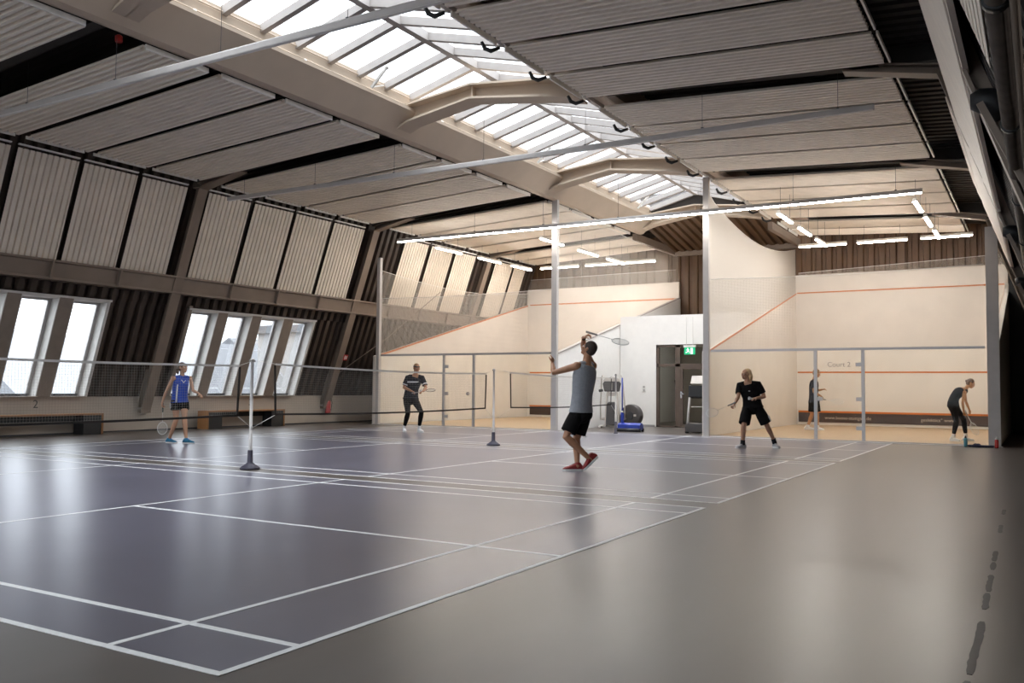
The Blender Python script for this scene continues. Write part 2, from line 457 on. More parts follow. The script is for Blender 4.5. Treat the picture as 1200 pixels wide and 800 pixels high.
# skylight: one glazed unit per bay
sb = [Y0, 1.45, 8.05, 14.65, 21.25, 27.85]
for a, b in zip(sb[:-1], sb[1:]):
    wn += 1; m = MB()
    n = 8; P = (b - a) / n
    for sgn in (-1, 1):
        for i in range(n + (b == sb[-1])):
            y = a + P * i
            m.bar((CX + sgn * 1.68, y, 7.165), (CX, y, 7.60), .11, .14)
        m.bar((CX + sgn * 1.66, a, 7.17), (CX + sgn * 1.66, b, 7.17), .09, .12)
    m.bar((CX, a, 7.58), (CX, b, 7.58), .14, .17)
    w = struct(m.build('window_%d' % wn, 'wellgrey'))
    for sgn in (-1, 1):
        for i in range(n):
            y = a + P * i; q = MB()
            x0, z0, x1, z1 = CX + sgn * 1.68, 7.225, CX + sgn * .05, 7.655
            q.add([(x0, y + .02, z0), (x1, y + .02, z1), (x1, y + P - .02, z1), (x0, y + P - .02, z0), (x0, y + .02, z0 + .02), (x1, y + .02, z1 + .02), (x1, y + P - .02, z1 + .02), (x0, y + P - .02, z0 + .02)],
                  [(0,1,2,3), (7,6,5,4), (0,4,5,1), (1,5,6,2), (2,6,7,3), (3,7,4,0)])
            q.build('pane', 'winglass', w)

# roof deck (dark profiled underside) and closures
m = MB()
def deck(x0, z0, x1, z1, y0, y1):
    sheet(m, y0, y1, .28, .14, .08, lambda u, d: (x0, u, z0 + d), lambda u, d: (x1, u, z1 + d), slope=.03)
deck(-18.6, 6.45, -12.3, 6.92, Y0, Y1); m.box(-18.8, -11.9, Y0, Y1, 7.10, 7.2)
m.prism([(-18.9, 6.2), (-18.2, 6.2), (-18.2, 7.2), (-18.9, 7.2)], Y0, Y1)
struct(m.build('ceiling_roof_deck', 'dark')); m = MB()
deck(-.3, 6.40, -6.6, 6.88, Y0, Y1); m.box(-6.8, 0.1, Y0, Y1, 7.10, 7.2)
m.prism([(mir(-18.9), 6.2), (mir(-18.2), 6.2), (mir(-18.2), 7.2), (mir(-18.9), 7.2)], Y0, Y1)
struct(m.build('ceiling_roof_deck', 'dark')); m = MB()
m.box(-12.5, -11.3, Y0, 28.0, 7.24, 7.3); struct(m.build('ceiling_roof_deck', 'dark')); m = MB(); m.box(-7.4, -6.5, Y0, 28.0, 7.24, 7.3)
struct(m.build('ceiling_roof_deck', 'dark')); m = MB()
m.box(-11.6, -7.3, 27.95, Y1, 7.5, 7.7); m.box(-11.7, -7.4, Y0 - .1, Y0, 6.3, 7.8)
m.prism([(-11.4, 6.9), (-7.6, 6.9), (-7.6, 7.25), (CX, 7.75), (-11.4, 7.25)], 27.95, 28.1)
struct(m.build('ceiling_roof_deck', 'dark'))
m = MB()
sheet(m, -11.75, -7.2, .30, .15, .09, lambda u, d: (u, 28.0, 6.92 + d), lambda u, d: (u, Y1, 6.24 + d), slope=.03)
struct(m.build('ceiling_end_soffit', 'brownsheet'))
m = MB(); m.box(-11.86, -11.70, 27.9, Y1, 6.18, 6.42); m.box(-7.3, -7.15, 27.9, Y1, 6.18, 6.42); m.box(-11.8, -7.2, Y1 - .16, Y1, 6.12, 6.30)
struct(m.build('beam_end_trim', 'steel'))
# end walls
m = MB(); sheet(m, -19.9, 1.0, .34, .17, .07, lambda u, d: (u, Y1 + d, 0), lambda u, d: (u, Y1 + d, 6.9), slope=.03)
m.box(-20.6, 1.6, Y1 + .1, Y1 + .25, 0, 7.6)
for x in (-16.1, -12.1, -3.9): m.box(x - .11, x + .11, Y1 - .12, Y1, 5.0, 6.5)
struct(m.build('wall_back', 'brownsheet'))
m = MB(); m.box(-20.6, 1.6, Y0 - .2, Y0, 0, .4); m.box(-20.6, 1.6, Y0 - .2, Y0, 5.6, 7.8); m.box(-20.6, -18.2, Y0 - .2, Y0, .4, 5.6); m.box(-.6, 1.6, Y0 - .2, Y0, .4, 5.6)
struct(m.build('wall_front', 'lowwall'))
for i in range(8):        # added glazed front, unseen behind the camera, brings daylight to the ceiling
    wn += 1; xa = -18.2 + 2.2 * i; xb = xa + 2.2; m = MB()
    m.box(xa, xa + .06, Y0 - .15, Y0 - .05, .4, 5.6); m.box(xb - .06, xb, Y0 - .15, Y0 - .05, .4, 5.6)
    for z in (.4, 2.2, 5.54): m.box(xa, xb, Y0 - .15, Y0 - .05, z, z + .06)
    fw = struct(m.build('window_%d' % wn, 'alu'))
    for (z0, z1) in ((.46, 2.2), (2.26, 5.54)): MB().box(xa + .06, xb - .06, Y0 - .105, Y0 - .095, z0, z1).build('pane', 'winglass', fw)

# profiled white ceiling panels (one thing each) ---------------------
bays_y = []
for k, f0 in enumerate(FR):
    if k == 5: offs = [(.35, 1.55), (1.8, 2.95)]
    elif k == 3: offs = [(.40, 1.62), (1.85, 3.08), (3.32, 4.5), (4.75, 5.95)]
    else: offs = [(.60, 1.80), (2.08, 3.28), (3.55, 4.78), (5.02, 6.2)]
    if k == 4: offs = [(.40, 1.62), (1.88, 3.1), (3.36, 4.6), (4.86, 6.1)]
    bays_y.append([(f0 + p, f0 + q) for p, q in offs])
def dist_word(k): return ['far behind the camera', 'overhead near the camera', 'between the near rafter and the first window piers', 'between the middle rafters', 'in front of the squash courts', 'over the squash front walls'][k]
for k, by in enumerate(bays_y):
    for side in ('left', 'right'):
        if k == 0 or (k == 1 and side == 'left' and False): continue
        for i, (ya, yb) in enumerate(by):
            if side == 'left': xa, za, xb, zb = -17.28, 6.04, -11.74, 6.335
            else: xa, za, xb, zb = -1.90, 6.14, -7.05, 6.42
            m = MB()
            sl = (zb - za) / (xb - xa); kk = .07 if xb > xa else -.07
            sheet(m, ya - .06, yb + .06, .140, .056, .065, lambda u, d: (xa + kk, u, za + sl * kk + d), lambda u, d: (xb - kk, u, zb - sl * kk + d), slope=.020)
            o = m.build('ceiling_panel', 'panel')
            e = MB(); s = 1 if side == 'left' else -1
            e.box(min(xb, xb + s * .03), max(xb, xb + s * .03), ya, yb, zb - .03, zb + .05)
            e.build('edge_trim', 'trimwhite', o)
            e = MB(); e.box(min(xa, xa - s * .03), max(xa, xa - s * .03), ya - .03, yb + .03, za - .01, za + .05)
            e.build('edge_trim', 'trimwhite', o)
            where = 'window' if side == 'left' else 'camera'
            tag(o, 'white ribbed ceiling panel, %s of its row %s, %s side of skylight' % (ordinal(i), dist_word(k), where), 'ceiling panel', 'ribbed ceiling panels')
# profiled white panels on the upper left wall
def wall_panel(ya, yb, label, grp):
    m = MB(); z0, z1 = 3.64, 5.98
    sheet(m, ya, yb, .130, .088, .05, lambda u, d: (wallx(z0 + .075, -d), u, z0 + .075), lambda u, d: (wallx(z1 - .06, -d), u, z1 - .06))
    o = m.build('wall_panel', 'panel')
    e = MB(); slab(e, ya, yb, z0 - .01, z0 + .02, -.05, .012); e.build('edge_trim', 'trimwhite', o)
    e = MB(); slab(e, ya, yb, z1 - .005, z1 + .02, -.05, .012); e.build('edge_trim', 'trimwhite', o)
    tag(o, label, 'wall panel', grp)
wp = {2: [(8.75, 10.0), (10.15, 11.48), (11.6, 12.92), (13.05, 14.3)], 3: [(14.95, 16.3), (16.45, 17.85), (17.97, 19.37), (19.5, 20.85)], 4: [(22.9, 24.2), (24.35, 25.65), (25.8, 27.05)], 5: [(28.45, 29.7), (29.85, 30.75)], 1: [(2.15, 3.4), (3.55, 4.9), (5.0, 6.3), (6.45, 7.7)]}
names = {1: 'row nearest the camera', 2: 'row over the first windows', 3: 'row over the second windows', 4: 'row above the squash side wall', 5: 'last row by the end wall'}
for k, L in wp.items():
    for i, (a, b) in enumerate(L):
        wall_panel(a, b, 'white ribbed upper wall panel, %s from camera in the %s' % (ordinal(i), names[k]), 'ribbed wall panels')
# right wall planked panels
def rwx(z, off=0.0): return .84 - .353 * z - off
def plank_panel(ya, yb, z0, z1, n, label):
    m = MB(); h = (z1 - z0) / n
    for i in range(n):
        a, b = z0 + h * i + .018, z0 + h * (i + 1) - .018
        m.prism([(rwx(a), a), (rwx(a, .03), a + .01), (rwx(b, .03), b - .01), (rwx(b), b)], ya, yb)
    m.prism([(rwx(z0, -.03), z0), (rwx(z0, .012), z0), (rwx(z1, .012), z1), (rwx(z1, -.03), z1)], ya, yb)
    tag(m.build('wall_panel', 'panel'), label, 'wall panel', 'planked panels on the right wall')
plank_panel(1.7, 14.3, 3.77, 5.15, 3, 'long white three plank casing on the sloping right wall above the thick pipe')
plank_panel(14.5, 21.3, 3.77, 5.15, 3, 'white three plank casing on sloping right wall, far half towards the squash court')
plank_panel(14.9, 21.3, 5.24, 5.7, 2, 'narrow white plank strip under the roof edge just before the squash court')
m = MB()
sheet(m, 3.0, 3.57, .07, .05, .022, lambda u, d: (rwx(u, -d), 1.7, u), lambda u, d: (rwx(u, -d), 5.6, u))
tag(m.build('wall_panel', 'panel'), 'fine ribbed white strip panel below planks on right wall', 'wall panel')
# pipes along the right wall
m = MB(); m.tube([(-.14, 1.0, 2.88), (-.14, 22.5, 2.88)], .05, 14)
p = tag(m.build('wall_pipe', 'pipe'), 'thick dark pipe running along the right wall under the planks', 'pipe')
for y in (3.1, 4.3, 6.4, 9.0, 11.5, 14.0, 17, 19.5): MB().tube([(-.14, y - .03, 2.88), (-.14, y + .03, 2.88)], .06, 14).build('pipe_clamp', 'black', p)
m = MB(); m.tube([(-.07, 1.0, 2.83), (-.07, 22.5, 2.83)], .02, 10)
tag(m.build('wall_pipe', 'steel'), 'slim brown pipe running beside the thick dark right wall pipe', 'pipe')

for y, lab in ((7.72, 'black padded beam bracket on right wall, upper one beside the pipe'), (14.32, 'black padded beam bracket on right wall, lower one beside the pipe'), (20.95, 'small black padded beam bracket next to the squash court corner')):
    m = MB(); m.tube([(-.44, y, 3.44), (-.38, y, 3.44), (-.32, y, 3.43), (-.26, y + .02, 3.38), (-.22, y + .05, 3.30)], [.06, .095, .105, .10, .08], 14)
    tag(m.build('wall_bracket', 'black'), lab, 'bracket')
    m = MB(); m.bar((-.37, y - .15, 3.38), (-.05, y - .15, 2.66), .03, .05)
    tag(m.build('wall_brace', 'steel'), lab.replace('black padded beam bracket', 'pale slanting brace below black bracket'), 'brace')
# ------------------------------------------------------------------ squash courts
GY, FY = 21.8, 31.55
M['netwhite'] = netmat('fine_white_court_netting', (.72, .68, .62), .03, .0045, (1, 2))
M['netwhite_x'] = netmat('fine_white_front_netting', (.72, .68, .62), .03, .0042, (0, 2))
M['curtain'] = netmat('dense_white_court_netting', (.74, .69, .62), .02, .008, (1, 2), extra=.55)
M['lampwhite'] = emis('lit_white_tube', (1.0, .95, .89), 48)
M['lampsquash'] = emis('lit_court_tube', (1.0, .935, .865), 58)
M['lampup'] = emis('lit_uplight_tube', (1.0, .88, .74), 20)

# floors, front walls
m = MB(); m.box(-17.9, -11.65, GY + .03, FY, 0, .006); struct(m.build('floor_squash_court', 'maple'))
m = MB(); m.box(-7.25, -.98, GY + .03, FY, 0, .006); struct(m.build('floor_squash_court', 'maple'))
for (xa, xb) in ((-18.0, -11.6), (-7.35, -.9)):
    struct(MB().box(xa - .05, xb + .05, FY, FY + .14, 0, 5.15).build('wall_squash_front', 'squash'))
    m = MB()
    m.box(xa + .1, xb - .05, FY - .006, FY + .001, 4.50, 4.55); m.box(xa + .1, xb - .05, FY - .006, FY + .001, 1.76, 1.81)
    struct(m.build('trim_squash_red_lines', 'redline'))
    m = MB(); m.box(xa + .12, xb - .06, FY - .03, FY - .001, .415, .475); struct(m.build('trim_squash_tin_top', 'redline'))
    # tin panel with its grid of grooves
    m = MB(); m.box(xa + .12, xb - .06, FY - .018, FY - .002, .09, .415)
    x = xa + .14
    while x < xb - .08:
        m.box(x, x + .045, FY - .024, FY - .017, .095, .41); x += .06
    tag(m.build('squash_tin', 'tin'), 'dark slatted tin board along the foot of the %s squash front wall' % ('window side' if xa < -10 else 'camera side'), 'tin board')
def sidewall(nm, x0, x1, face, mt):
    m = MB(); m.prism([(GY + .10, 0), (FY + .1, 0), (FY + .1, 4.53), (FY, 4.53), (GY + .10, 2.13)], x0, x1, 'x')
    struct(m.build(nm, mt))
    if face is not None:
        s = .005 if face == x1 else -.005
        m = MB(); m.prism([(GY + .11, 2.08), (FY, 4.48), (FY, 4.535), (GY + .11, 2.135)], min(face - .001, face + s), max(face - .001, face + s), 'x')
        struct(m.build('trim_squash_red_lines', 'redline'))
sidewall('wall_squash_side', -18.1, -18.0, -18.0, 'squash')
sidewall('wall_squash_side', -11.62, -11.52, None, 'whitewall')
m = MB(); m.prism([(GY + .10, 2.13), (FY, 4.53), (FY, 4.56), (GY + .10, 2.16)], -11.64, -11.50, 'x'); struct(m.build('trim_squash_wall_cap', 'wellgrey'))
sidewall('wall_squash_side', -7.4, -7.28, -7.28, 'squash')
sidewall('wall_squash_side', -.92, -.80, -.92, 'squash')
m = MB(); m.box(-18.0, -11.6, GY - .05, GY + .05, 0, .012); m.box(-7.3, -.9, GY - .05, GY + .05, 0, .012)
struct(m.build('trim_squash_threshold', 'trimwhite'))

# big posts
def post(x, w, z, label):
    m = MB(); m.box(x - w / 2, x + w / 2, GY - .06, GY + .06, 0, z)
    o = m.build('court_post', 'greypost', bevel=.006)
    b = MB(); b.box(x - w / 2 - .03, x + w / 2 + .03, GY - .09, GY + .09, 0, .012); b.build('base_plate', 'alu', o)
    tag(o, label, 'post')
post(-17.80, .12, 5.2, 'pale steel post at window side corner of the far squash court')
post(-11.58, .17, 6.75, 'tall pale steel post behind the player in grey tank top')
post(-7.25, .15, 6.55, 'tall pale steel post between treadmill and the right squash court')
post(-.89, .24, 4.75, 'broad grey post beside red bottle at the right squash court')

# glass fronts
def glass_front(xa, xb, d0, d1, hinge_left, label, lab):
    root = empty('glass_court_front', label, 'glass wall', (0, GY, 0))
    m = MB(); m.box(xa, xb, -.03, .03, 2.11, 2.17); m.box(xa, xb, -.02, .02, .012, .03); m.build('top_rail', 'alu', root)
    for x in (d0, d1):
        m = MB(); m.box(x - .035, x + .035, -.03, .03, .012, 2.12); m.build('door_post', 'alu', root)
    for (a, b) in ((xa, d0 - .035), (d1 + .035, xb)):
        m = MB(); m.box(a, b, -.006, .006, .03, 2.12); m.build('glass_pane', 'glass', root)
    m = MB(); m.box(d0 + .045, d1 - .045, -.006, .006, .03, 2.09); dr = m.build('glass_door', 'glass', root)
    hx = d0 if hinge_left else d1; sg = 1 if hinge_left else -1
    for z in (.31, .98, 1.78):
        m = MB(); m.box(min(hx, hx + sg * .16), max(hx, hx + sg * .16), -.02, .02, z - .045, z + .045); m.build('hinge', 'alu', dr, bevel=.004)
    ox = d1 if hinge_left else d0
    m = MB()
    if hinge_left: m.tube([(ox - .2, -.05, .98), (ox - .2, .05, .98)], .035, 14); m.box(ox - .24, ox - .16, -.012, .012, .93, 1.03)
    else: m.box(ox + .04, ox + .16, -.02, .02, .93, 1.02)
    m.build('lock', 'alu', dr)
    if lab:
        t = textmesh('door_lettering', lab, .16, 'CENTER'); t.parent = dr; t.data.materials.append(M['wellgrey'])
        t.location = ((d0 + d1) / 2, -.008, 1.73); t.rotation_euler = (PI / 2, 0, 0)
glass_front(-17.70, -11.70, -15.30, -14.24, True, 'glass front with door of the squash court behind the man in cap', None)
glass_front(-7.14, -1.05, -4.60, -3.54, False, 'glass front with door of the squash court behind the long haired player', 'Court 2')

# lettering on the tins
def lettering(body, x, size, z=.20):
    t = textmesh('tin_lettering', body, size); t.data.materials.append(M['tinletter'])
    t.location = (x, FY - .027, z); t.rotation_euler = (PI / 2, 0, 0); t['kind'] = 'structure'; return t
lettering('www.boose-stuttgart.de', -6.36, .15)
lettering('geslektics° www', -3.38, .15)

# netting
def netsheet(name, pts_lo, pts_hi, mt, label, rope=True, cat='net'):
    m = MB(); n = len(pts_lo); k = 6
    vs = []
    for a, b in zip(pts_lo, pts_hi):
        a, b = Vector(a), Vector(b)
        for j in range(k + 1): vs.append(a + (b - a) * (j / k))
    fs = [(i*(k+1)+j, (i+1)*(k+1)+j, (i+1)*(k+1)+j+1, i*(k+1)+j+1) for i in range(n-1) for j in range(k)]
    m.add(vs, fs, 0, True)
    o = m.build(name, mt)
    r = MB(); r.tube(pts_hi, .009, 6); r.build('edge_rope', 'trimwhite', o)
    tag(o, label, cat)
def lerp(a, b, t): return a + (b - a) * t
N = 14
def line(f): return [f(i / N) for i in range(N + 1)]
def wz(y): return 2.13 + (4.53 - 2.13) * (y - GY) / (FY - GY)
sag = lambda t: math.sin(PI * t)
netsheet('court_net', line(lambda t: (lerp(-17.70, -11.70, t), GY, 2.17)), line(lambda t: (lerp(-17.70, -11.70, t), GY, 3.92 - .05 * sag(t))), 'netwhite_x', 'white net strung above the glass front behind man in cap')
netsheet('court_net', line(lambda t: (-17.95, lerp(GY + .12, FY, t), wz(lerp(GY + .12, FY, t)))), line(lambda t: (-17.95, lerp(GY + .12, FY, t), lerp(4.85, 5.0, t) - .3 * sag(t))), 'netwhite', 'white net rising over the sloping wall on the window side')
netsheet('court_net', line(lambda t: (-11.57, lerp(GY + .12, FY, t), wz(lerp(GY + .12, FY, t)))), line(lambda t: (-11.57, lerp(GY + .12, FY, t), lerp(6.5, 6.1, t) - .2 * sag(t))), 'netwhite', 'white net rising over sloping white wall beside the fitness machines')
netsheet('court_net', line(lambda t: (lerp(-18, -11.65, t), FY - .02, 5.1)), line(lambda t: (lerp(-18, -11.65, t), FY - .02, 5.55 + .06 * t)), 'netwhite_x', 'low net strip on top of the far squash front wall')
netsheet('court_net', line(lambda t: (lerp(-7.14, -1.05, t), GY, 2.17)), line(lambda t: (lerp(-7.14, -1.05, t), GY, 3.95 - .06 * sag(t))), 'netwhite_x', 'white net strung above glass front behind long haired player')
netsheet('court_curtain', line(lambda t: (-7.30, lerp(GY + .12, FY, t), wz(lerp(GY + .12, FY, t)) - .02)),
         line(lambda t: (-7.30, lerp(GY + .12, FY, t), (6.3 if t < .02 else lerp(6.25, 6.05, t)) - .58 * math.sin(PI * min(1, t * 1.02)) ** .8)), 'curtain', 'dense white net curtain with sagging top beside the treadmill', cat='net curtain')
netsheet('court_net', line(lambda t: (-.86, lerp(GY + .12, FY, t), wz(lerp(GY + .12, FY, t)))), line(lambda t: (-.86, lerp(GY + .12, FY, t), lerp(4.7, 5.1, t) - .25 * sag(t))), 'netwhite', 'white net above the side wall next to the broad grey post')
netsheet('court_net', line(lambda t: (lerp(-7.2, -.95, t), FY - .02, 5.1)), line(lambda t: (lerp(-7.2, -.95, t), FY - .02, 5.22 + .25 * t)), 'netwhite_x', 'low net strip topping the right squash front wall')

# white box room between the courts, with glazed door
m = MB(); DX0, DX1, DZ = -10.30, -8.45, 2.54; BY = 26.1
m.box(-11.5, DX0, BY, BY + .15, 0, 3.35); m.box(DX1, -7.4, BY, BY + .15, 0, 3.35); m.box(DX0, DX1, BY, BY + .15, DZ, 3.35)
m.box(-11.5, -7.4, BY, FY + .1, 3.35, 3.45)
struct(m.build('wall_box_room', 'whitewall'))
struct(MB().box(-11.5, -7.4, FY - .4, FY - .3, 0, 3.35).build('wall_box_room_back', 'lowwall'))
M['roomlamp'] = emis('lit_room_panel', (1, .97, .9), 2.5)
root = empty('ceiling_lamp', 'flat lit ceiling panel inside the room behind the glazed door', 'ceiling lamp', (-9.4, 28.6, 3.30))
MB().box(-.62, .62, -.62, .62, 0, .05).build('frame', 'trimwhite', root); MB().box(-.58, .58, -.58, .58, -.006, 0).build('diffuser', 'roomlamp', root)
struct(MB().box(-11.5, -10.34, BY - .02, BY, 0, .06).build('baseboard_box_room', 'alu'))
m = MB(); fy0, fy1 = BY + .02, BY + .10
m.box(DX0, DX0 + .09, fy0, fy1, 0, DZ); m.box(DX1 - .09, DX1, fy0, fy1, 0, DZ); m.box(DX0, DX1, fy0, fy1, DZ - .08, DZ); m.box(DX0, DX1, fy0, fy1, 1.86, 1.95)
m.box(-9.68, -9.52, fy0, fy1, 0, DZ); m.box(DX0, -9.6, fy0, fy1, 0, .05)
d = struct(m.build('door_1', 'doorframe'))
m = MB(); m.box(-9.52, -9.44, fy0 + .01, fy1 - .01, .02, 1.86); m.box(DX1 - .17, DX1 - .09, fy0 + .01, fy1 - .01, .02, 1.86); m.box(-9.44, DX1 - .17, fy0 + .01, fy1 - .01, .02, .1); m.box(-9.44, DX1 - .17, fy0 + .01, fy1 - .01, 1.78, 1.86)
lf = m.build('door_leaf', 'doorframe', d)
m = MB(); m.tube([(-9.49, fy0 - .05, 1.03), (-9.36, fy0 - .05, 1.03)], .011, 8); m.tube([(-9.49, fy0 - .05, 1.03), (-9.49, fy0 + .02, 1.03)], .011, 8); m.box(-9.515, -9.465, fy0 - .004, fy0 + .012, .9, 1.1); m.build('door_handle', 'chrome', lf)
for (a, b, z0, z1) in ((DX0 + .09, -9.68, .05, 1.86), (DX0 + .09, -9.68, 1.95, DZ - .08), (-9.52, DX1 - .09, 1.95, DZ - .08), (-9.44, DX1 - .17, .1, 1.78)):
    m = MB(); m.box(a, b, fy0 + .035, fy0 + .045, z0, z1); m.build('pane', 'glass', d)

# black wall whose colour stands in for the unlit passage beside the court
struct(MB().box(-.8, 1.6, 30.2, 30.4, 0, 6).build('wall_passage_shade', 'black'))

# ------------------------------------------------------------------ hanging lamps
def long_lamp(y, z, mt, label, up, xa=-16.85, xb=-2.2, top=6.36):
    root = empty('pendant_lamp', label, 'hanging lamp', (0, y, z), group=None)
    m = MB()
    m.prism([(-.034, .0), (.034, .0), (.034, .075), (.026, .088), (-.026, .088), (-.034, .075)], xa, xb, 'x'); m.build('housing', 'greypost', root)
    m = MB()
    if up: m.box(xa + .1, xb - .1, -.020, .020, .0885, .094)
    else: m.box(xa + .02, xb - .02, -.03, .03, -.022, 0)
    m.build('diffuser', mt, root)
    if up:
        m = MB(); m.box(xa + .02, xb - .02, -.028, .028, -.008, 0); m.build('cover', 'trimwhite', root)
    for i in range(7):
        x = xa + .55 + (xb - xa - 1.1) * i / 6
        zz = top - z + (.35 if abs(x - CX) < 2 else 0)
        m = MB(); m.tube([(x, 0, .08), (x, 0, zz)], .004, 5, caps=False); m.box(x - .02, x + .02, -.02, .02, .085, .11); m.build('suspension_wire', 'darkgrey', root)
long_lamp(8.2, 5.6, 'trimwhite', 'long unlit underside strip lamp hanging across the hall, closest to the camera', True)
long_lamp(14.85, 5.62, 'trimwhite', 'long grey strip lamp hanging across the hall, second from the camera', True)
long_lamp(21.45, 5.58, 'lampwhite', 'long brightly lit strip lamp hanging in front of the squash courts', False)
def tube_lamp(a, b, label, grp):
    a, b = Vector(a), Vector(b); root = empty('pendant_tube_lamp', label, 'hanging lamp', tuple((a + b) / 2), group=grp)
    d = (b - a); L = d.length / 2; root.rotation_euler = (0, 0, math.atan2(d.y, d.x))
    m = MB(); m.prism([(-.05, 0), (.05, 0), (.05, .05), (.03, .08), (-.03, .08), (-.05, .05)], -L, L, 'x'); m.build('housing', 'trimwhite', root)
    m = MB(); m.prism([(-.045, 0), (-.03, -.03), (.03, -.03), (.045, 0)], -L + .02, L - .02, 'x'); m.build('diffuser', 'lampsquash', root)
    for x in (-L * .7, L * .7):
        xw = root.location.x + (x if abs(d.x) > abs(d.y) else 0); zt = (6.03 + (xw + 17.28) * .0535 if xw < -10 else 6.14 - (xw + 1.9) * .0494) - root.location.z - .01
        m = MB(); m.tube([(x, 0, .07), (x, 0, zt)], .004, 5, caps=False); m.build('suspension_wire', 'darkgrey', root)
ordn = ['nearest of', 'middle of', 'farthest of']
for (x, nm, w) in ((-16.5, 'far squash court', 'window side'), (-12.7, 'far squash court', 'camera side')):
    for i, y in enumerate((23.7, 26.2, 28.4)):
        tube_lamp((x, y - .72, 5.6), (x, y + .72, 5.6), 'lit tube lamp, %s three in the %s row over the %s' % (ordn[i], w, nm), 'court tube lamps')
for (x, w) in ((-5.62, 'window side'), (-2.48, 'camera side')):
    for i, y in enumerate((23.2, 25.4, 27.6)):
        tube_lamp((x, y - .7, 5.6), (x, y + .7, 5.6), 'lit tube lamp, %s three in the %s row over the right squash court' % (ordn[i], w), 'court tube lamps')
for i, (a, b) in enumerate(((-16.4, -14.8), (-14.5, -13.2), (-13.0, -11.75))):
    tube_lamp((a, 29.7, 5.72), (b, 29.7, 5.72), 'lit tube lamp, %s in the cross row by the far squash front wall' % ordinal(i), 'court tube lamps')
for i, (a, b) in enumerate(((-6.6, -5.15), (-4.85, -3.4), (-3.05, -1.65))):
    tube_lamp((a, 29.0, 5.74), (b, 29.0, 5.74), 'lit tube lamp, %s in the cross row by the right squash front wall' % ordinal(i), 'court tube lamps')
# ------------------------------------------------------------------ badminton nets and posts
NX = -9.6
M['nettape'] = mat('white_net_tape', (.70, .68, .64), rough=.8)
M['netcord'] = mat('pale_net_cord', (.28, .26, .235), rough=.9)
M['blacktape'] = mat('black_net_tape', (.018, .014, .012), rough=.85)
M['basepurple'] = mat('dark_violet_rubber_base', (.035, .03, .05), rough=.6)
def net_post(y, label, socket=False):
    root = empty('net_post', label, 'net post', (NX, y, 0))
    m = MB(); m.lathe([(.02, .16), (.026, .18), (.026, .5), (.021, .5), (.021, 1.52), (.026, 1.525), (.026, 1.55), (.008, 1.56)], seg=14); m.build('pole', 'greypost', root)
    m = MB(); m.lathe([(.05, 0), (.052, .012), (.035, .02), (.03, .31)] if socket else [(.135, 0), (.14, .015), (.13, .03), (.07, .07), (.04, .095), (.036, .26), (.03, .27)], seg=24); m.build('weighted_base', 'basepurple', root)
    m = MB(); m.box(-.012, .012, -.05, .05, 1.51, 1.535); m.box(-.02, .02, -.012, .012, .55, .6); m.build('cord_hook', 'alu', root)
net_post(8.97, 'slim badminton net post on dark round base, nearest the walking woman')
net_post(15.45, 'slim net post on dark round base, left of the player in grey tank top')
net_post(2.45, 'slim badminton net post on dark round base beside the camera end of nets')
net_post(21.5, 'slim badminton net post in a small floor socket, in front of the cross trainer', True)
def badminton_net(ya, yb, label, zl=1.50, zr=1.46, bl=.745, br=.745):
    root = empty('badminton_net', label, 'net', (NX, 0, 0), group=None)
    n = 40
    def top(t): return lerp(zl, zr, t) - .03 * sag(t)
    def bot(t): return lerp(bl, br, t) - .03 * sag(t)
    def Y(t, z=1): return lerp(ya, yb, t)
    m = MB()
    for i in range(n):
        a, b = i / n, (i + 1) / n
        m.add([(x, Y(t), top(t) + z) for t in (a, b) for x in (-.008, .008) for z in (-.028, 0)], [(0,1,5,4), (2,6,7,3), (0,4,6,2), (1,3,7,5), (0,2,3,1), (4,5,7,6)])
    m.build('top_tape', 'nettape', root)
    m = MB()
    for i in range(n):
        a, b = i / n, (i + 1) / n
        m.add([(x, Y(t), bot(t) + z) for t in (a, b) for x in (-.006, .006) for z in (0, .028)], [(0,1,5,4), (2,6,7,3), (0,4,6,2), (1,3,7,5), (0,2,3,1), (4,5,7,6)])
    for t, s in ((0, 1), (1, -1)):
        y = Y(t); y2 = y + s * .03
        m.add([(x, yy, z) for x in (-.006, .006) for (yy, z) in ((y, bot(t)), (y2, bot(t)), (y2 - s * .03, top(t) - .03), (y - s * .03, top(t) - .03))], [(0,1,2,3), (7,6,5,4), (0,4,5,1), (1,5,6,2), (2,6,7,3), (3,7,4,0)])
    m.build('edge_tape', 'blacktape', root)
    # cords of the mesh
    m = MB(); r = .0008
    k = int((yb - ya) / .036)
    for i in range(1, k):
        t = i / k; y = Y(t)
        m.add([(dx, y + dy, z) for z in (bot(t), top(t) - .03) for dx, dy in ((-r, -r), (r, -r), (0, r))], [(0,1,4,3), (1,2,5,4), (2,0,3,5)])
    rows = 21
    for j in range(1, rows):
        u = j / rows
        for i in range(10):
            a, b = i / 10, (i + 1) / 10
            m.add([(dx, Y(t), lerp(bot(t), top(t) - .03, u) + dz) for t in (a, b) for dx, dz in ((-r, -r), (r, -r), (0, r))], [(0,1,4,3), (1,2,5,4), (2,0,3,5)])
    m.build('mesh', 'netcord', root)
    for (p, q) in (((0, ya, top(0) - .01), (0, ya - .3, 1.52)), ((0, yb, top(1) - .01), (0, yb + .25, 1.52)), ((0, ya, bot(0)), (0, ya - .42, .58)), ((0, yb, bot(1)), (0, yb + .25, .58))):
        m = MB(); m.tube([p, q], .004, 5); m.build('tie_cord', 'nettape', root)
badminton_net(2.8, 8.73, 'badminton net on the camera side of the slim post near the walking woman')
badminton_net(9.42, 15.14, 'middle badminton net in front of the man in cap')
badminton_net(16.12, 21.2, 'farthest badminton net, passing behind the grey tank top player')

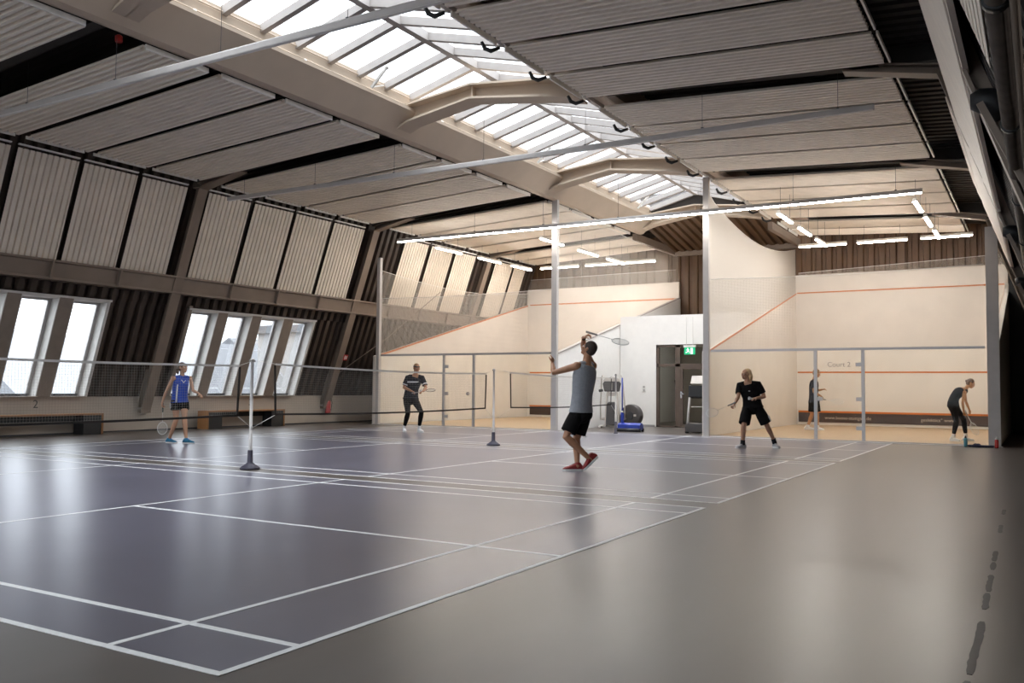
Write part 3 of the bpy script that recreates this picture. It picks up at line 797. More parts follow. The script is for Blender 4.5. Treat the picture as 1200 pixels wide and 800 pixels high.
# ------------------------------------------------------------------ benches, extinguisher, small wall things
def bench(y0, y1, label):
    root = empty('bench', label, 'bench', (-19.2, (y0 + y1) / 2, 0)); L = (y1 - y0) / 2
    MB().box(-.2, .2, -L, L, .445, .485).build('seat_board', 'bench', root, bevel=.004)
    for s in (-1, 1):
        a, b = sorted((s * L, s * (L - .04)))
        MB().box(-.2, .2, a, b, 0, .444).build('end_panel', 'bench', root, bevel=.004)
        a, b = sorted((s * (L - .045), s * (L - .5)))
        m = MB(); m.box(-.19, .18, a, b, .0, .44); m.build('storage_box', 'black', root)
    MB().box(-.18, -.15, -L + .5, L - .5, .30, .44).build('rear_rail', 'black', root)
bench(10.2, 13.2, 'long low bench with pine top under wall number 2')
bench(16.25, 19.05, 'long low bench with pine top under wall number 3, behind the net post')
def wall_number(s, y, z, lab):
    t = textmesh('wall_number', s, .26, 'CENTER'); t.data.materials.append(M['darkgrey'])
    t.location = (-19.545, y, z); t.rotation_euler = (PI / 2, 0, PI / 2)
    tag(t, lab, 'wall number')
wall_number('2', 11.86, .62, 'dark painted number two on the cream parapet under the first windows'); wall_number('3', 18.22, .60, 'dark painted number three on cream parapet behind the slim net post')
M['red'] = mat('red_lacquer', (.45, .025, .02), rough=.3, var=.05)
root = empty('fire_extinguisher', 'red fire extinguisher hanging on the cream parapet by a slanting column', 'fire extinguisher', (-19.40, 21.3, .30))
m = MB(); m.lathe([(.05, 0), (.085, .012), (.088, .05), (.088, .36), (.075, .42), (.04, .45), (.03, .47)], seg=18); m.build('cylinder', 'red', root)
m = MB(); m.lathe([(.03, .465), (.03, .50), (.015, .51)], seg=12); m.box(-.015, .09, -.015, .015, .50, .52); m.box(-.015, .08, -.012, .012, .535, .55); m.build('valve', 'black', root)
m = MB(); m.tube([(.03, 0, .49), (.1, .04, .47), (.12, .06, .35), (.10, .05, .2), (.095, .04, .1)], .012, 8); m.build('hose', 'black', root)
m = MB(); m.box(-.15, -.08, -.03, .03, .1, .5); m.build('wall_bracket', 'alu', root)
m = MB(); m.box(-.004, .004, -.09, .09, -.09, .09); m.box(.004, .006, -.05, -.01, -.06, .06, mi=1); m.box(.004, .006, .02, .06, -.05, .05, mi=1)
o = m.build('safety_sign', ['red', 'trimwhite'], loc=(wallx(2.06) + .33, 21.25, 2.06)); o.rotation_euler = (0, math.atan(.353), 0)
tag(o, 'small red fire sign on the slanting steel column above the extinguisher', 'sign')
m = MB(); m.tube([(-19.25, 20.95, 1.25), (-18.35, 22.9, 2.75), (-17.6, 24.8, 4.4)], .014, 8); struct(m.build('beam_wall_brace_rod', 'steel'))

# ------------------------------------------------------------------ exit sign, switch, cupboard pole
M['exitgreen'] = emis('lit_exit_green', (.03, .42, .19), 1.0)
M['exitwhite'] = emis('lit_exit_pictogram', (.85, 1, .9), 1.6)
root = empty('exit_sign', 'green running man exit sign hanging in front of the glazed door', 'exit sign', (-9.14, 25.9, 2.30))
m = MB(); m.box(-.19, .19, -.03, .03, .14, .20); m.build('housing', 'trimwhite', root)
m = MB(); m.box(-.17, .17, -.008, .008, -.08, .14); m.build('panel', 'exitgreen', root)
m = MB()
def st(a, b, w=.02): m.bar((a[0], -.011, a[1]), (b[0], -.011, b[1]), .004, w)
m.ell((-.055, -.011, .098), (.016, .002, .016), 10, 6); st((-.06, .08), (-.04, .03), .03); st((-.04, .03), (-.005, .0)); st((-.005, .0), (-.01, -.05)); st((-.045, .03), (-.08, -.01)); st((-.08, -.01), (-.12, -.02)); st((-.06, .075), (-.02, .06), .015); st((-.06, .075), (-.1, .05), .015)
m.box(.03, .10, -.012, -.009, -.06, .11); m.build('pictogram', 'exitwhite', root)
m = MB(); m.tube([(-.1, 0, .2), (-.1, 0, 1.05)], .006, 6); m.build('hanger', 'greypost', root); m = MB(); m.tube([(.1, 0, .2), (.1, 0, 1.05)], .006, 6); m.build('hanger', 'greypost', root)
root = empty('wall_switch', 'round edged grey switch pair on white wall left of the door', 'switch', (-10.69, 26.09, 1.18))
m = MB(); m.box(-.05, .05, -.012, .0, -.10, .10); m.build('plate', 'trimwhite', root, bevel=.01)
for z in (-.05, .05):
    m = MB(); m.box(-.032, .032, -.022, -.012, z - .033, z + .033); m.build('rocker', 'alu', root, bevel=.006)
m = MB(); m.tube([(-10.12, 27.3, 1.45), (-9.62, 26.5, .06)], .028, 10); m.tube([(-9.64, 26.53, .10), (-9.60, 26.47, 0)], .05, 10)
tag(m.build('broom_pole', 'black'), 'black pole leaning behind the left pane of glazed door', 'pole')

# ------------------------------------------------------------------ fitness machines, ball, sweeper
M['machinewhite'] = mat('cream_machine_plastic', (.58, .53, .48), rough=.4)
M['machinedark'] = mat('machine_dark_plastic', (.07, .062, .06), rough=.45)
M['blue'] = mat('cobalt_blue_paint', (.012, .035, .30), rough=.35, var=.1)
M['screen'] = mat('grey_console_face', (.25, .24, .24), rough=.3)
# cross trainer seen from behind its console
root = empty('cross_trainer', 'cream and grey cross trainer with dark console beside white wall', 'exercise machine', (-10.95, 24.35, 0), rz=.25)
m = MB(); m.box(-.42, .55, -.05, .05, .02, .09); m.box(-.40, -.32, -.32, .32, 0, .06); m.box(.47, .55, -.30, .30, 0, .06); m.build('base_frame', 'machinewhite', root, bevel=.01)
m = MB(); m.prism([(-.17, .10), (.17, .10), (.155, .70), (.10, .78), (-.10, .78), (-.155, .70)], -.34, -.12, 'y'); m.build('flywheel_cover', 'machinedark', root, bevel=.03)
m = MB(); m.prism([(-.22, .06), (-.17, .06), (-.13, .95), (-.05, 1.18), (-.10, 1.20), (-.17, 1.0)], -.30, -.16, 'y'); m.prism([(.22, .06), (.17, .06), (.13, .95), (.05, 1.18), (.10, 1.20), (.17, 1.0)], -.30, -.16, 'y'); m.box(-.16, .16, -.28, -.18, .95, 1.06); m.build('upright', 'machinewhite', root, bevel=.01)
m = MB(); m.prism([(-.22, 1.08), (.22, 1.08), (.27, 1.32), (.20, 1.40), (-.20, 1.40), (-.27, 1.32)], -.33, -.20, 'y'); cons = m.build('console', 'machinedark', root, bevel=.03)
m = MB(); m.prism([(-.26, 1.38), (.26, 1.38), (.20, 1.47), (.06, 1.50), (.0, 1.53), (-.06, 1.50), (-.20, 1.47)], -.34, -.18, 'y'); m.build('console_hood', 'machinewhite', cons, bevel=.01)
m = MB(); m.box(-.015, .015, -.345, -.33, 1.12, 1.34); m.build('console_rib', 'machinewhite', cons)
for s in (-1, 1):
    m = MB(); m.tube([(s * .36, -.1, .25), (s * .36, -.15, .7), (s * .33, -.2, 1.1), (s * .31, -.25, 1.45), (s * .28, -.28, 1.56)], .022, 10); m.build('arm_lever', 'machinewhite', root)
    m = MB(); m.tube([(s * .36, -.1, .28), (s * .30, .2, .24), (s * .30, .6, .30)], .025, 8); m.box(s * .30 - .08, s * .30 + .08, -.05, .32, .27, .31); m.build('pedal_arm', 'machinewhite', root)
m = MB(); m.tube([(-.27, -.3, 1.12), (-.36, -.36, 1.10)], .04, 10); m.build('cup_holder', 'black', root)
m = MB(); m.tube([(.12, .30, .02), (.18, .12, .30), (.08, -.1, .62)], .04, 10); m.build('drive_strut', 'machinewhite', root)
m = MB(); m.tube([(.50, -.06, .38), (.58, .16, .38)], .33, 32); fw = m.build('flywheel', 'machinedark', root, bevel=.03)
m = MB(); m.tube([(.495, -.075, .38), (.51, -.05, .38)], .12, 24); m.build('hub_cap', 'darkgrey', fw)
m = MB(); m.box(.62, .74, -.13, -.10, .36, .42); m.build('badge', 'machinewhite', fw)
# treadmill
root = empty('treadmill', 'treadmill with black motor box and white handrail beside the tall pale post', 'treadmill', (-7.86, 23.75, 0), rz=0)
m = MB(); m.box(-.36, .36, -.65, 1.1, .10, .17); m.build('running_deck', 'darkgrey', root, bevel=.02)
m = MB(); m.prism([(-.38, .03), (.38, .03), (.38, .20), (.30, .27), (-.30, .27), (-.38, .20)], -.80, -.45, 'y'); m.build('motor_hood', 'machinedark', root, bevel=.02)
for s in (-1, 1):
    m = MB(); m.tube([(s * .40, -.55, .12), (s * .345, -.60, .6), (s * .30, -.62, 1.0), (s * .29, -.60, 1.12)], .028, 10); m.build('upright', 'trimwhite', root)
    m = MB(); m.tube([(s * .34, -.75, .06), (s * .34, -.75, .0)], .05, 10); m.build('foot', 'black', root)
m = MB(); m.prism([(-.66, .96), (-.35, .92), (-.30, 1.20), (-.62, 1.28)], -.34, .34, 'x'); m.build('console', 'black', root, bevel=.02)
m = MB(); m.prism([(-.66, 1.32), (-.60, 1.30), (-.48, 1.52), (-.54, 1.54)], -.27, .30, 'x'); m.build('display', 'machinewhite', root, bevel=.01)
m = MB(); m.tube([(-.3, -.5, .7), (.3, -.5, .7)], .012, 8); m.build('cross_bar', 'trimwhite', root)
# sweeper
root = empty('floor_sweeper', 'blue floor sweeper with upright blue handle in front of white wall', 'floor sweeper', (-9.72, 22.75, 0), rz=.05)
m = MB(); m.prism([(-.17, .05), (.17, .05), (.15, .19), (.05, .235), (-.05, .235), (-.15, .19)], -.32, .32, 'x'); m.build('housing', 'blue', root, bevel=.01)
for x in (-.31, .31):
    for y in (-.13, .12):
        m = MB(); m.tube([(x - .025, y, .05), (x + .025, y, .05)], .05, 14); m.build('wheel', 'black', root)
m = MB(); m.tube([(-.30, -.18, .05), (.30, -.18, .05)], .045, 12); m.build('brush_roller', 'darkgrey', root)
m = MB(); m.box(-.27, -.19, -.05, .03, .22, .50); m.build('handle_socket', 'blue', root, bevel=.01)
m = MB(); m.tube([(-.235, -.01, .48), (-.24, -.01, 1.47)], .019, 10); m.build('handle', 'blue', root)
m = MB(); m.tube([(-.235, -.01, .50), (-.235, -.01, .56)], .03, 10); m.build('clamp_ring', 'chrome', root)

# ------------------------------------------------------------------ bottles and bag by the broad post
M['aqua'] = mat('translucent_aqua_plastic', (.10, .33, .40), rough=.2)
root = empty('water_bottle', 'aqua water bottle with black cap on the floor before the squash glass', 'bottle', (-1.43, 21.45, 0))
m = MB(); m.lathe([(.03, 0), (.036, .01), (.037, .11), (.033, .125), (.037, .14), (.036, .17), (.02, .19)], seg=18); m.build('body', 'aqua', root)
m = MB(); m.lathe([(.021, .186), (.021, .215), (.012, .22), (.010, .235)], seg=14); m.build('cap', 'black', root)
root = empty('water_bottle', 'red sports bottle with white cap at foot of the broad grey post', 'bottle', (-.84, 21.35, 0))
m = MB(); m.lathe([(.034, 0), (.038, .012), (.038, .16), (.03, .18)], seg=18); m.build('body', 'red', root)
m = MB(); m.lathe([(.033, .178), (.034, .20), (.018, .21), (.013, .235)], seg=14); m.build('cap', 'trimwhite', root)
M['darkcloth'] = mat('navy_black_cloth', (.02, .022, .05), rough=.9, var=.5, scale=40)
m = MB(); rnd = random.Random(5)
for i in range(9):
    t = i / 8; m.ell((-.20 + .40 * t, .02 * math.sin(7 * t), .024), (.06, .05 + .02 * rnd.random(), .026 + .028 * (i in (2, 3))), 12, 8)
o = m.build('sports_towel', 'darkcloth', loc=(-1.14, 21.43, 0.003))
tag(o, 'crumpled dark navy sports clothing lying between the two bottles', 'clothing')

# ------------------------------------------------------------------ skylight openers and small fittings
for k, (a, b) in enumerate(((1.45, 8.05), (8.05, 14.65), (14.65, 21.25), (21.25, 27.85))):
    y = a + 5.1
    root = empty('window_opener', 'white chain opener arm on the skylight ledge, %s one from the camera' % ordinal(k), 'window opener', (-11.02, y, 6.93))
    m = MB(); m.bar((0, 0, 0), (.30, .05, .34), .04, .05); m.build('arm', 'trimwhite', root)
    m = MB(); m.bar((0, .02, .02), (-.02, .38, .16), .025, .025); m.build('strut', 'trimwhite', root)
    m = MB(); m.ell((.32, .06, .36), (.045, .045, .045), 12, 8); m.build('joint', 'trimwhite', root)
    for j, (dy, lab) in enumerate(((1.0, 'nearer'), (3.4, 'farther'))):
        root = empty('ceiling_sensor', 'small white round sensor on skylight ledge, %s of a pair, %s bay' % (lab, ordinal(k)), 'sensor', (-11.12, a + dy, 6.87))
        m = MB(); m.ell((0, 0, .05), (.035, .035, .04), 12, 8); m.build('dome', 'trimwhite', root)
        m = MB(); m.tube([(0, 0, -.01), (0, 0, .02)], .04, 12); m.build('base', 'trimwhite', root)
root = empty('alarm_beacon', 'small red alarm beacon in the dark ceiling gap beside the beige gutter', 'alarm', (-12.05, 8.42, 6.40))
m = MB(); m.lathe([(.05, 0), (.055, .02), (.055, .09), (.03, .11)], seg=14); m.build('body', 'red', root)
m = MB(); m.tube([(0, 0, .1), (0, 0, .42)], .012, 6); m.build('stem', 'darkgrey', root)
# black roller blind ends at the skylight edge of the camera side panels
n = 0
for k in (1, 2, 3, 4):
    for i, (ya, yb) in enumerate(bays_y[k]):
        m = MB(); m.tube([(-7.34, yb + .02, 6.50), (-7.30, yb + .06, 6.40), (-7.22, yb + .10, 6.36), (-7.08, yb + .14, 6.40)], [.025, .035, .035, .025], 10)
        tag(m.build('panel_clip', 'black'), 'black end clip beyond the %s ribbed ceiling panel at skylight edge, %s bay from camera' % (ordinal(i), ordinal(k - 1)), 'clip', 'black panel clips')

# ------------------------------------------------------------------ town outside the windows
M['facade'] = mat('pale_render', (.40, .40, .39), rough=.9, var=.05, scale=.3)
M['facade2'] = mat('sand_render', (.33, .32, .31), rough=.9, var=.06, scale=.3)
M['roofgrey'] = mat('grey_roof', (.12, .125, .135), rough=.8)
M['outglass'] = mat('dark_blue_window', (.08, .10, .12), rough=.2)
M['ground'] = mat('pale_street', (.20, .20, .20), rough=.95, scale=.1)
M['hill'] = mat('hazy_green_hill', (.20, .225, .235), rough=1, scale=.05)
struct(MB().box(-420, -25, -260, 420, -9.2, -9).build('ground_street', 'ground'))
struct(MB().box(6, 120, -260, 420, -9.2, -9).build('ground_street', 'ground')); struct(MB().box(-25, 6, -260, Y0 - 3, -9.2, -9).build('ground_street', 'ground'))
def house(x, y, w, d, h, fac, label, roof='flat', floors=4, cols=6):
    z0 = -9
    root = empty('town_house', label, 'building', (x, y, z0))
    m = MB(); m.box(-d / 2, d / 2, -w / 2, w / 2, 0, h); m.build('wall', fac, root)
    m = MB()
    if roof == 'flat': m.box(-d / 2 - .3, d / 2 + .3, -w / 2 - .3, w / 2 + .3, h, h + .5)
    else: m.prism([(-d / 2 - .4, h), (d / 2 + .4, h), (0, h + d * .3)], -w / 2 - .4, w / 2 + .4, 'y')
    m.build('roof', 'roofgrey', root)
    fh = h / floors
    for i in range(floors):
        for j in range(cols):
            yy = -w / 2 + w * (j + .5) / cols; z = fh * i + fh * .3
            m = MB(); m.box(d / 2, d / 2 + .05, yy - w / cols * .25, yy + w / cols * .25, z, z + fh * .5); f = m.build('window', 'outglass', root)
            m = MB(); m.box(d / 2 + .05, d / 2 + .1, yy - .04, yy + .04, z, z + fh * .5); m.box(d / 2, d / 2 + .12, yy - w / cols * .28, yy + w / cols * .28, z - .12, z); m.build('window_frame', 'facade', f)
house(-52, 38, 22, 12, 9.6, 'facade', 'pale town house seen through the windows behind the walking woman', 'gable', 4, 7)
house(-40, 47, 9, 10, 13.6, 'facade2', 'tall pale house corner seen through the farthest window', 'flat', 5, 4)
house(-75, 30, 30, 14, 11.2, 'facade2', 'long low house seen through the windows over the first bench', 'flat', 4, 8)
house(-75, 82, 30, 14, 11, 'facade', 'distant long pale house seen past the slim net post', 'gable', 4, 8)
m = MB(); pts = [(-200, 0), (-140, 12), (-80, 9), (-10, 15), (60, 12), (130, 18), (200, 13), (270, 0)]
m.prism([(y, z) for y, z in pts], -330, -260, 'x'); struct(m.build('ground_hill', 'hill'))
# ------------------------------------------------------------------ people
def V(*a): return Vector(a)
class Loft(MB):
    def rings(s, R, caps='flat', seg=18):
        """R: list of (centre, half side vector, half front vector)"""
        R = [(Vector(c), Vector(a), Vector(b)) for c, a, b in R]
        if caps == 'round':
            def dome(r0, r1):
                d = (r0[0] - r1[0]).normalized(); h = min(r0[1].length, r0[2].length)
                return [(r0[0] + d * h * math.sin(t), r0[1] * math.cos(t), r0[2] * math.cos(t)) for t in (1.35, .9, .45)]
            R = dome(R[0], R[1]) + R + dome(R[-1], R[-2])[::-1]
        vs = [c + a * math.cos(2*PI*k/seg) + b * math.sin(2*PI*k/seg) for c, a, b in R for k in range(seg)]
        n = len(R)
        fs = [(i*seg+k, i*seg+(k+1) % seg, (i+1)*seg+(k+1) % seg, (i+1)*seg+k) for i in range(n-1) for k in range(seg)]
        fs += [tuple(range(seg-1, -1, -1)), tuple(range((n-1)*seg, n*seg))]
        s.add(vs, fs, 0, True)
    def limb(s, pts, rad, caps='round', seg=14, flat=1.0, ref=None):
        pts = [Vector(p) for p in pts]; R = []; n = len(pts)
        for i, p in enumerate(pts):
            t = (pts[min(i+1, n-1)] - pts[max(i-1, 0)]).normalized()
            r0 = Vector(ref) if ref else (V(0, 1, 0.1) if abs(t.y) < .9 else V(1, 0, 0))
            a = t.cross(r0).normalized(); b = a.cross(t).normalized()
            R.append((p, a * rad[i], b * rad[i] * flat))
        s.rings(R, caps, seg)
    def solid(s, name, mats, voxel, parent=None, smooth=4):
        """fuse all shapes into one continuous skin"""
        me = bpy.data.meshes.new('tmp'); me.from_pydata(s.v, [], s.f); me.update()
        bm = bmesh.new(); bm.from_mesh(me); bmesh.ops.recalc_face_normals(bm, faces=bm.faces); bm.to_mesh(me); bm.free()
        o = bpy.data.objects.new('tmp', me); COL.objects.link(o)
        r = o.modifiers.new('r', 'REMESH'); r.mode = 'VOXEL'; r.voxel_size = voxel; r.use_smooth_shade = True
        if smooth:
            m = o.modifiers.new('s', 'SMOOTH'); m.factor = .5; m.iterations = smooth
        dg = bpy.context.evaluated_depsgraph_get()
        me2 = bpy.data.meshes.new_from_object(o.evaluated_get(dg), depsgraph=dg)
        bpy.data.objects.remove(o); bpy.data.meshes.remove(me)
        me2.name = name; me2.materials.clear()
        for m in (mats if isinstance(mats, (list, tuple)) else [mats]): me2.materials.append(M[m] if isinstance(m, str) else m)
        o2 = bpy.data.objects.new(name, me2); COL.objects.link(o2)
        if parent is not None: o2.parent = parent
        return o2
def mix(a, b, t): return Vector(a) * (1 - t) + Vector(b) * t

def add_hand(L, wrist, knuck, n, curl, s, thumb):
    """palm and five fingers; n = palm normal (side towards which the fingers bend), thumb = side of the thumb"""
    w = Vector(wrist); d = (Vector(knuck) - w).normalized(); n = Vector(n); n = (n - d * n.dot(d)).normalized(); x = d.cross(n).normalized()
    if x.dot(Vector(thumb)) < 0: x = -x
    k = w + d * .085 * s
    L.rings([(w - d * .02, x * .026 * s, n * .019 * s), (w + d * .02 * s, x * .030 * s, n * .017 * s), (w + d * .06 * s, x * .040 * s, n * .016 * s), (k, x * .040 * s, n * .014 * s)], 'round', 14)
    for i, (off, ln) in enumerate(((.032, .070), (.0105, .078), (-.0105, .073), (-.031, .058))):
        p = k + x * off * s; dirn = (d + x * off * .9).normalized(); pts = [p - dirn * .01 * s]; a = 0
        for seg, fr in enumerate((.45, .32, .23)):
            a += curl * (.55, .75, .55)[seg]
            dd = dirn * math.cos(a) + n * math.sin(a); pts.append(pts[-1] + dd * ln * fr * s * 1.08)
        L.limb(pts, [.0092 * s, .0088 * s, .008 * s, .0068 * s], 'round', 8)
    b = w + d * .028 * s + x * .026 * s
    t1 = (d * .55 + x * .75 + n * .25).normalized(); t2 = (d * .8 + x * .25 + n * (.25 + .35 * curl)).normalized(); t3 = (d * .85 - x * .1 * curl + n * (.2 + .45 * curl)).normalized()
    p1 = b + t1 * .034 * s; p2 = p1 + t2 * .03 * s; p3 = p2 + t3 * .024 * s
    L.limb([b - t1 * .012 * s, p1, p2, p3], [.014 * s, .0115 * s, .010 * s, .0078 * s], 'round', 8)
    return k

def head_frame(face, tilt_up):
    f = Vector(face).normalized(); u = Vector(tilt_up); u = (u - f * u.dot(f)).normalized(); return f, u, f.cross(u).normalized()
def add_head(L, c, f, u, x, s):
    c = Vector(c); Rm = Matrix((x, f, u)).transposed()
    def e(off, r): L.ell(c + Rm @ Vector([o * s for o in off]), [q * s for q in r], 20, 14, rot=Rm)
    e((0, -.012, .022), (.074, .094, .092)); e((0, .018, -.018), (.064, .076, .078)); e((0, .034, -.070), (.046, .052, .044)); e((0, .062, -.092), (.024, .024, .020))
    e((0, .083, .022), (.046, .014, .012))                                     # brow
    L.limb([c + Rm @ V(0, .088, .012) * s, c + Rm @ V(0, .098, -.012) * s, c + Rm @ V(0, .102, -.026) * s], [.009 * s, .011 * s, .013 * s], 'round', 8)
    e((.014, .094, -.028), (.009, .012, .008)); e((-.014, .094, -.028), (.009, .012, .008))
    for k in (-1, 1):
        e((k * .048, .060, -.018), (.02, .022, .02)); e((k * .077, -.008, -.006), (.010, .020, .032)); e((k * .084, -.016, .004), (.006, .014, .022))
    e((0, .086, -.054), (.022, .012, .006)); e((0, .086, -.064), (.020, .012, .006))
    return Rm

SK = {}
for nm, c in (('tan', (.42, .205, .11)), ('fair', (.50, .27, .165)), ('gold', (.46, .22, .09))):
    SK[nm] = mat('skin_' + nm, c, rough=.5, var=.07, scale=12)
M['eyewhite'] = mat('eye_white', (.75, .73, .70), rough=.2); M['iris'] = mat('dark_iris', (.03, .02, .015), rough=.2); M['lip'] = mat('lip_tone', (.36, .13, .10), rough=.45)
M['hairdark'] = mat('dark_brown_hair', (.045, .028, .02), rough=.6, var=.4, scale=60); M['hairbrown'] = mat('brown_hair', (.10, .055, .03), rough=.55, var=.4, scale=60, stretch=(1, 1, .2))
M['hairblond'] = mat('blond_hair', (.62, .42, .22), rough=.5, var=.35, scale=50, stretch=(1, 1, .2)); M['hairsand'] = mat('sandy_hair', (.27, .16, .08), rough=.55, var=.35, scale=60)
M['greyshirt'] = mat('heather_grey_jersey', (.30, .31, .33), rough=.9, var=.07, scale=30, bump=.15); M['blackcloth'] = mat('black_sports_cloth', (.008, .007, .007), rough=.9, spec=.15, var=.25, scale=14, bump=.1)
M['navyblack'] = mat('blue_black_shirt_cloth', (.015, .014, .020), rough=.9, spec=.15, var=.25, scale=14, bump=.1)
M['bluejersey'] = mat('royal_blue_jersey', (.012, .055, .36), rough=.7, var=.12, scale=10, bump=.1); M['whitecloth'] = mat('white_cloth', (.72, .71, .70), rough=.85)
M['redshoe'] = mat('dark_red_shoe', (.26, .022, .02), rough=.6, var=.15, scale=30); M['whiteshoe'] = mat('white_shoe', (.74, .73, .72), rough=.5); M['greyshoe'] = mat('pale_grey_shoe', (.42, .42, .43), rough=.6, var=.15, scale=30)
M['blueshoe'] = mat('petrol_blue_shoe', (.02, .16, .28), rough=.55, var=.3, scale=25); M['solewhite'] = mat('white_rubber_sole', (.70, .69, .66), rough=.55); M['sock'] = mat('black_sock', (.015, .014, .015), rough=.95)
M['greycloth'] = mat('silver_grey_panel', (.40, .40, .40), rough=.85)

def foot_frame(A, T, K, flat, s):
    A, T, K = Vector(A), Vector(T), Vector(K)
    if flat:
        b = Vector((A.x - T.x, A.y - T.y, 0)).normalized(); n = V(0, 0, 1); T = Vector((T.x, T.y, 0))
    else:
        D = (A - T).length; e = (A - T) / D; n0 = (K - A).normalized(); n0 = (n0 - e * n0.dot(e)).normalized()
        sn = min(.8, .09 * s / D); cs = math.sqrt(1 - sn * sn); b = e * cs - n0 * sn; n = e * sn + n0 * cs
    return T, b, n, b.cross(n).normalized()
def add_shoe(A, T, K, flat, s, upper, parent, sole='solewhite', accent=None):
    T, b, n, x = foot_frame(A, T, K, flat, s); L = Loft()
    z0 = .022
    prof = [(.012, .026, .026), (.035, .040, .040), (.085, .047, .055), (.14, .042, .076), (.185, .037, .098), (.225, .037, .108), (.262, .034, .098), (.282, .026, .07)]
    R = []
    for (l, w, h) in prof: R.append((T + b * l * s + n * (z0 + h / 2 - .004) * s, x * w * s, n * (h / 2) * s))
    L.rings(R, 'round', 18)
    L.limb([T + b * .215 * s + n * .09 * s, T + b * .22 * s + n * .125 * s], [.043 * s, .040 * s], 'flat', 16)
    sh = L.solid('shoe', upper, .006, parent, 3)
    q = MB(); out = [(.0, .018), (.03, .042), (.085, .051), (.14, .046), (.2, .041), (.255, .039), (.288, .024)]
    pl = [(l, w) for l, w in out] + [(l, -w) for l, w in out[::-1]]
    vs = [T + b * l * s + x * w * s + n * z * s for z in (.0, .028) for l, w in pl]; k = len(pl)
    q.add(vs, [tuple(range(k)), tuple(range(2*k-1, k-1, -1))] + [(i, (i+1) % k, k+(i+1) % k, k+i) for i in range(k)])
    q.build('sole', sole, sh, bevel=.004)
    q = MB()
    for i in range(4):
        l = .12 + .02 * i; h = .055 + .012 * i + .018
        q.tube([T + b * l * s + n * h * s - x * .022 * s, T + b * l * s + n * (h + .012) * s, T + b * l * s + n * h * s + x * .022 * s], .004 * s, 6)
    q.build('laces', accent or 'solewhite', sh)
    return sh

def torso_rings(P, fwd, up_scale=1.0, grow=0.0, t0=-.10, t1=1.0, table=None):
    """rings along a bent spine from crotch to neck base"""
    pel, neck = Vector(P['pel']), Vector(P['neck']); mid = Vector(P.get('mid', mix(pel, neck, .5)))
    hs = (Vector(P['hl']) - Vector(P['hr'])).normalized(); ss = (Vector(P['sl']) - Vector(P['sr'])).normalized()
    out = []
    for (t, w, d) in table:
        if t < t0 - 1e-6 or t > t1 + 1e-6: continue
        c = pel * (1-t) * (1-t) + mid * 2 * t * (1-t) + neck * t * t if t > 0 else pel + (pel - mix(pel, mid, .35)).normalized() * (-t) * (neck - pel).length
        tan = ((mid - pel) * 2 * (1-t) + (neck - mid) * 2 * t).normalized()
        sd = mix(hs, ss, min(1, max(0, t))); sd = (sd - tan * sd.dot(tan)).normalized(); fr = tan.cross(sd).normalized()
        if fr.dot(Vector(fwd)) < 0: fr = -fr
        out.append((c, sd * (w * up_scale + grow), fr * (d * up_scale + grow)))
    return out
MALE = [(-.13, .09, .085), (-.06, .150, .105), (.04, .162, .112), (.18, .152, .104), (.36, .140, .096), (.54, .158, .108), (.72, .172, .114), (.86, .168, .100), (.94, .130, .078), (1.0, .070, .062)]
FEMALE = [(-.13, .09, .085), (-.06, .150, .108), (.04, .158, .112), (.18, .144, .100), (.36, .126, .088), (.54, .132, .098), (.70, .142, .112), (.84, .140, .088), (.93, .110, .070), (1.0, .055, .052)]

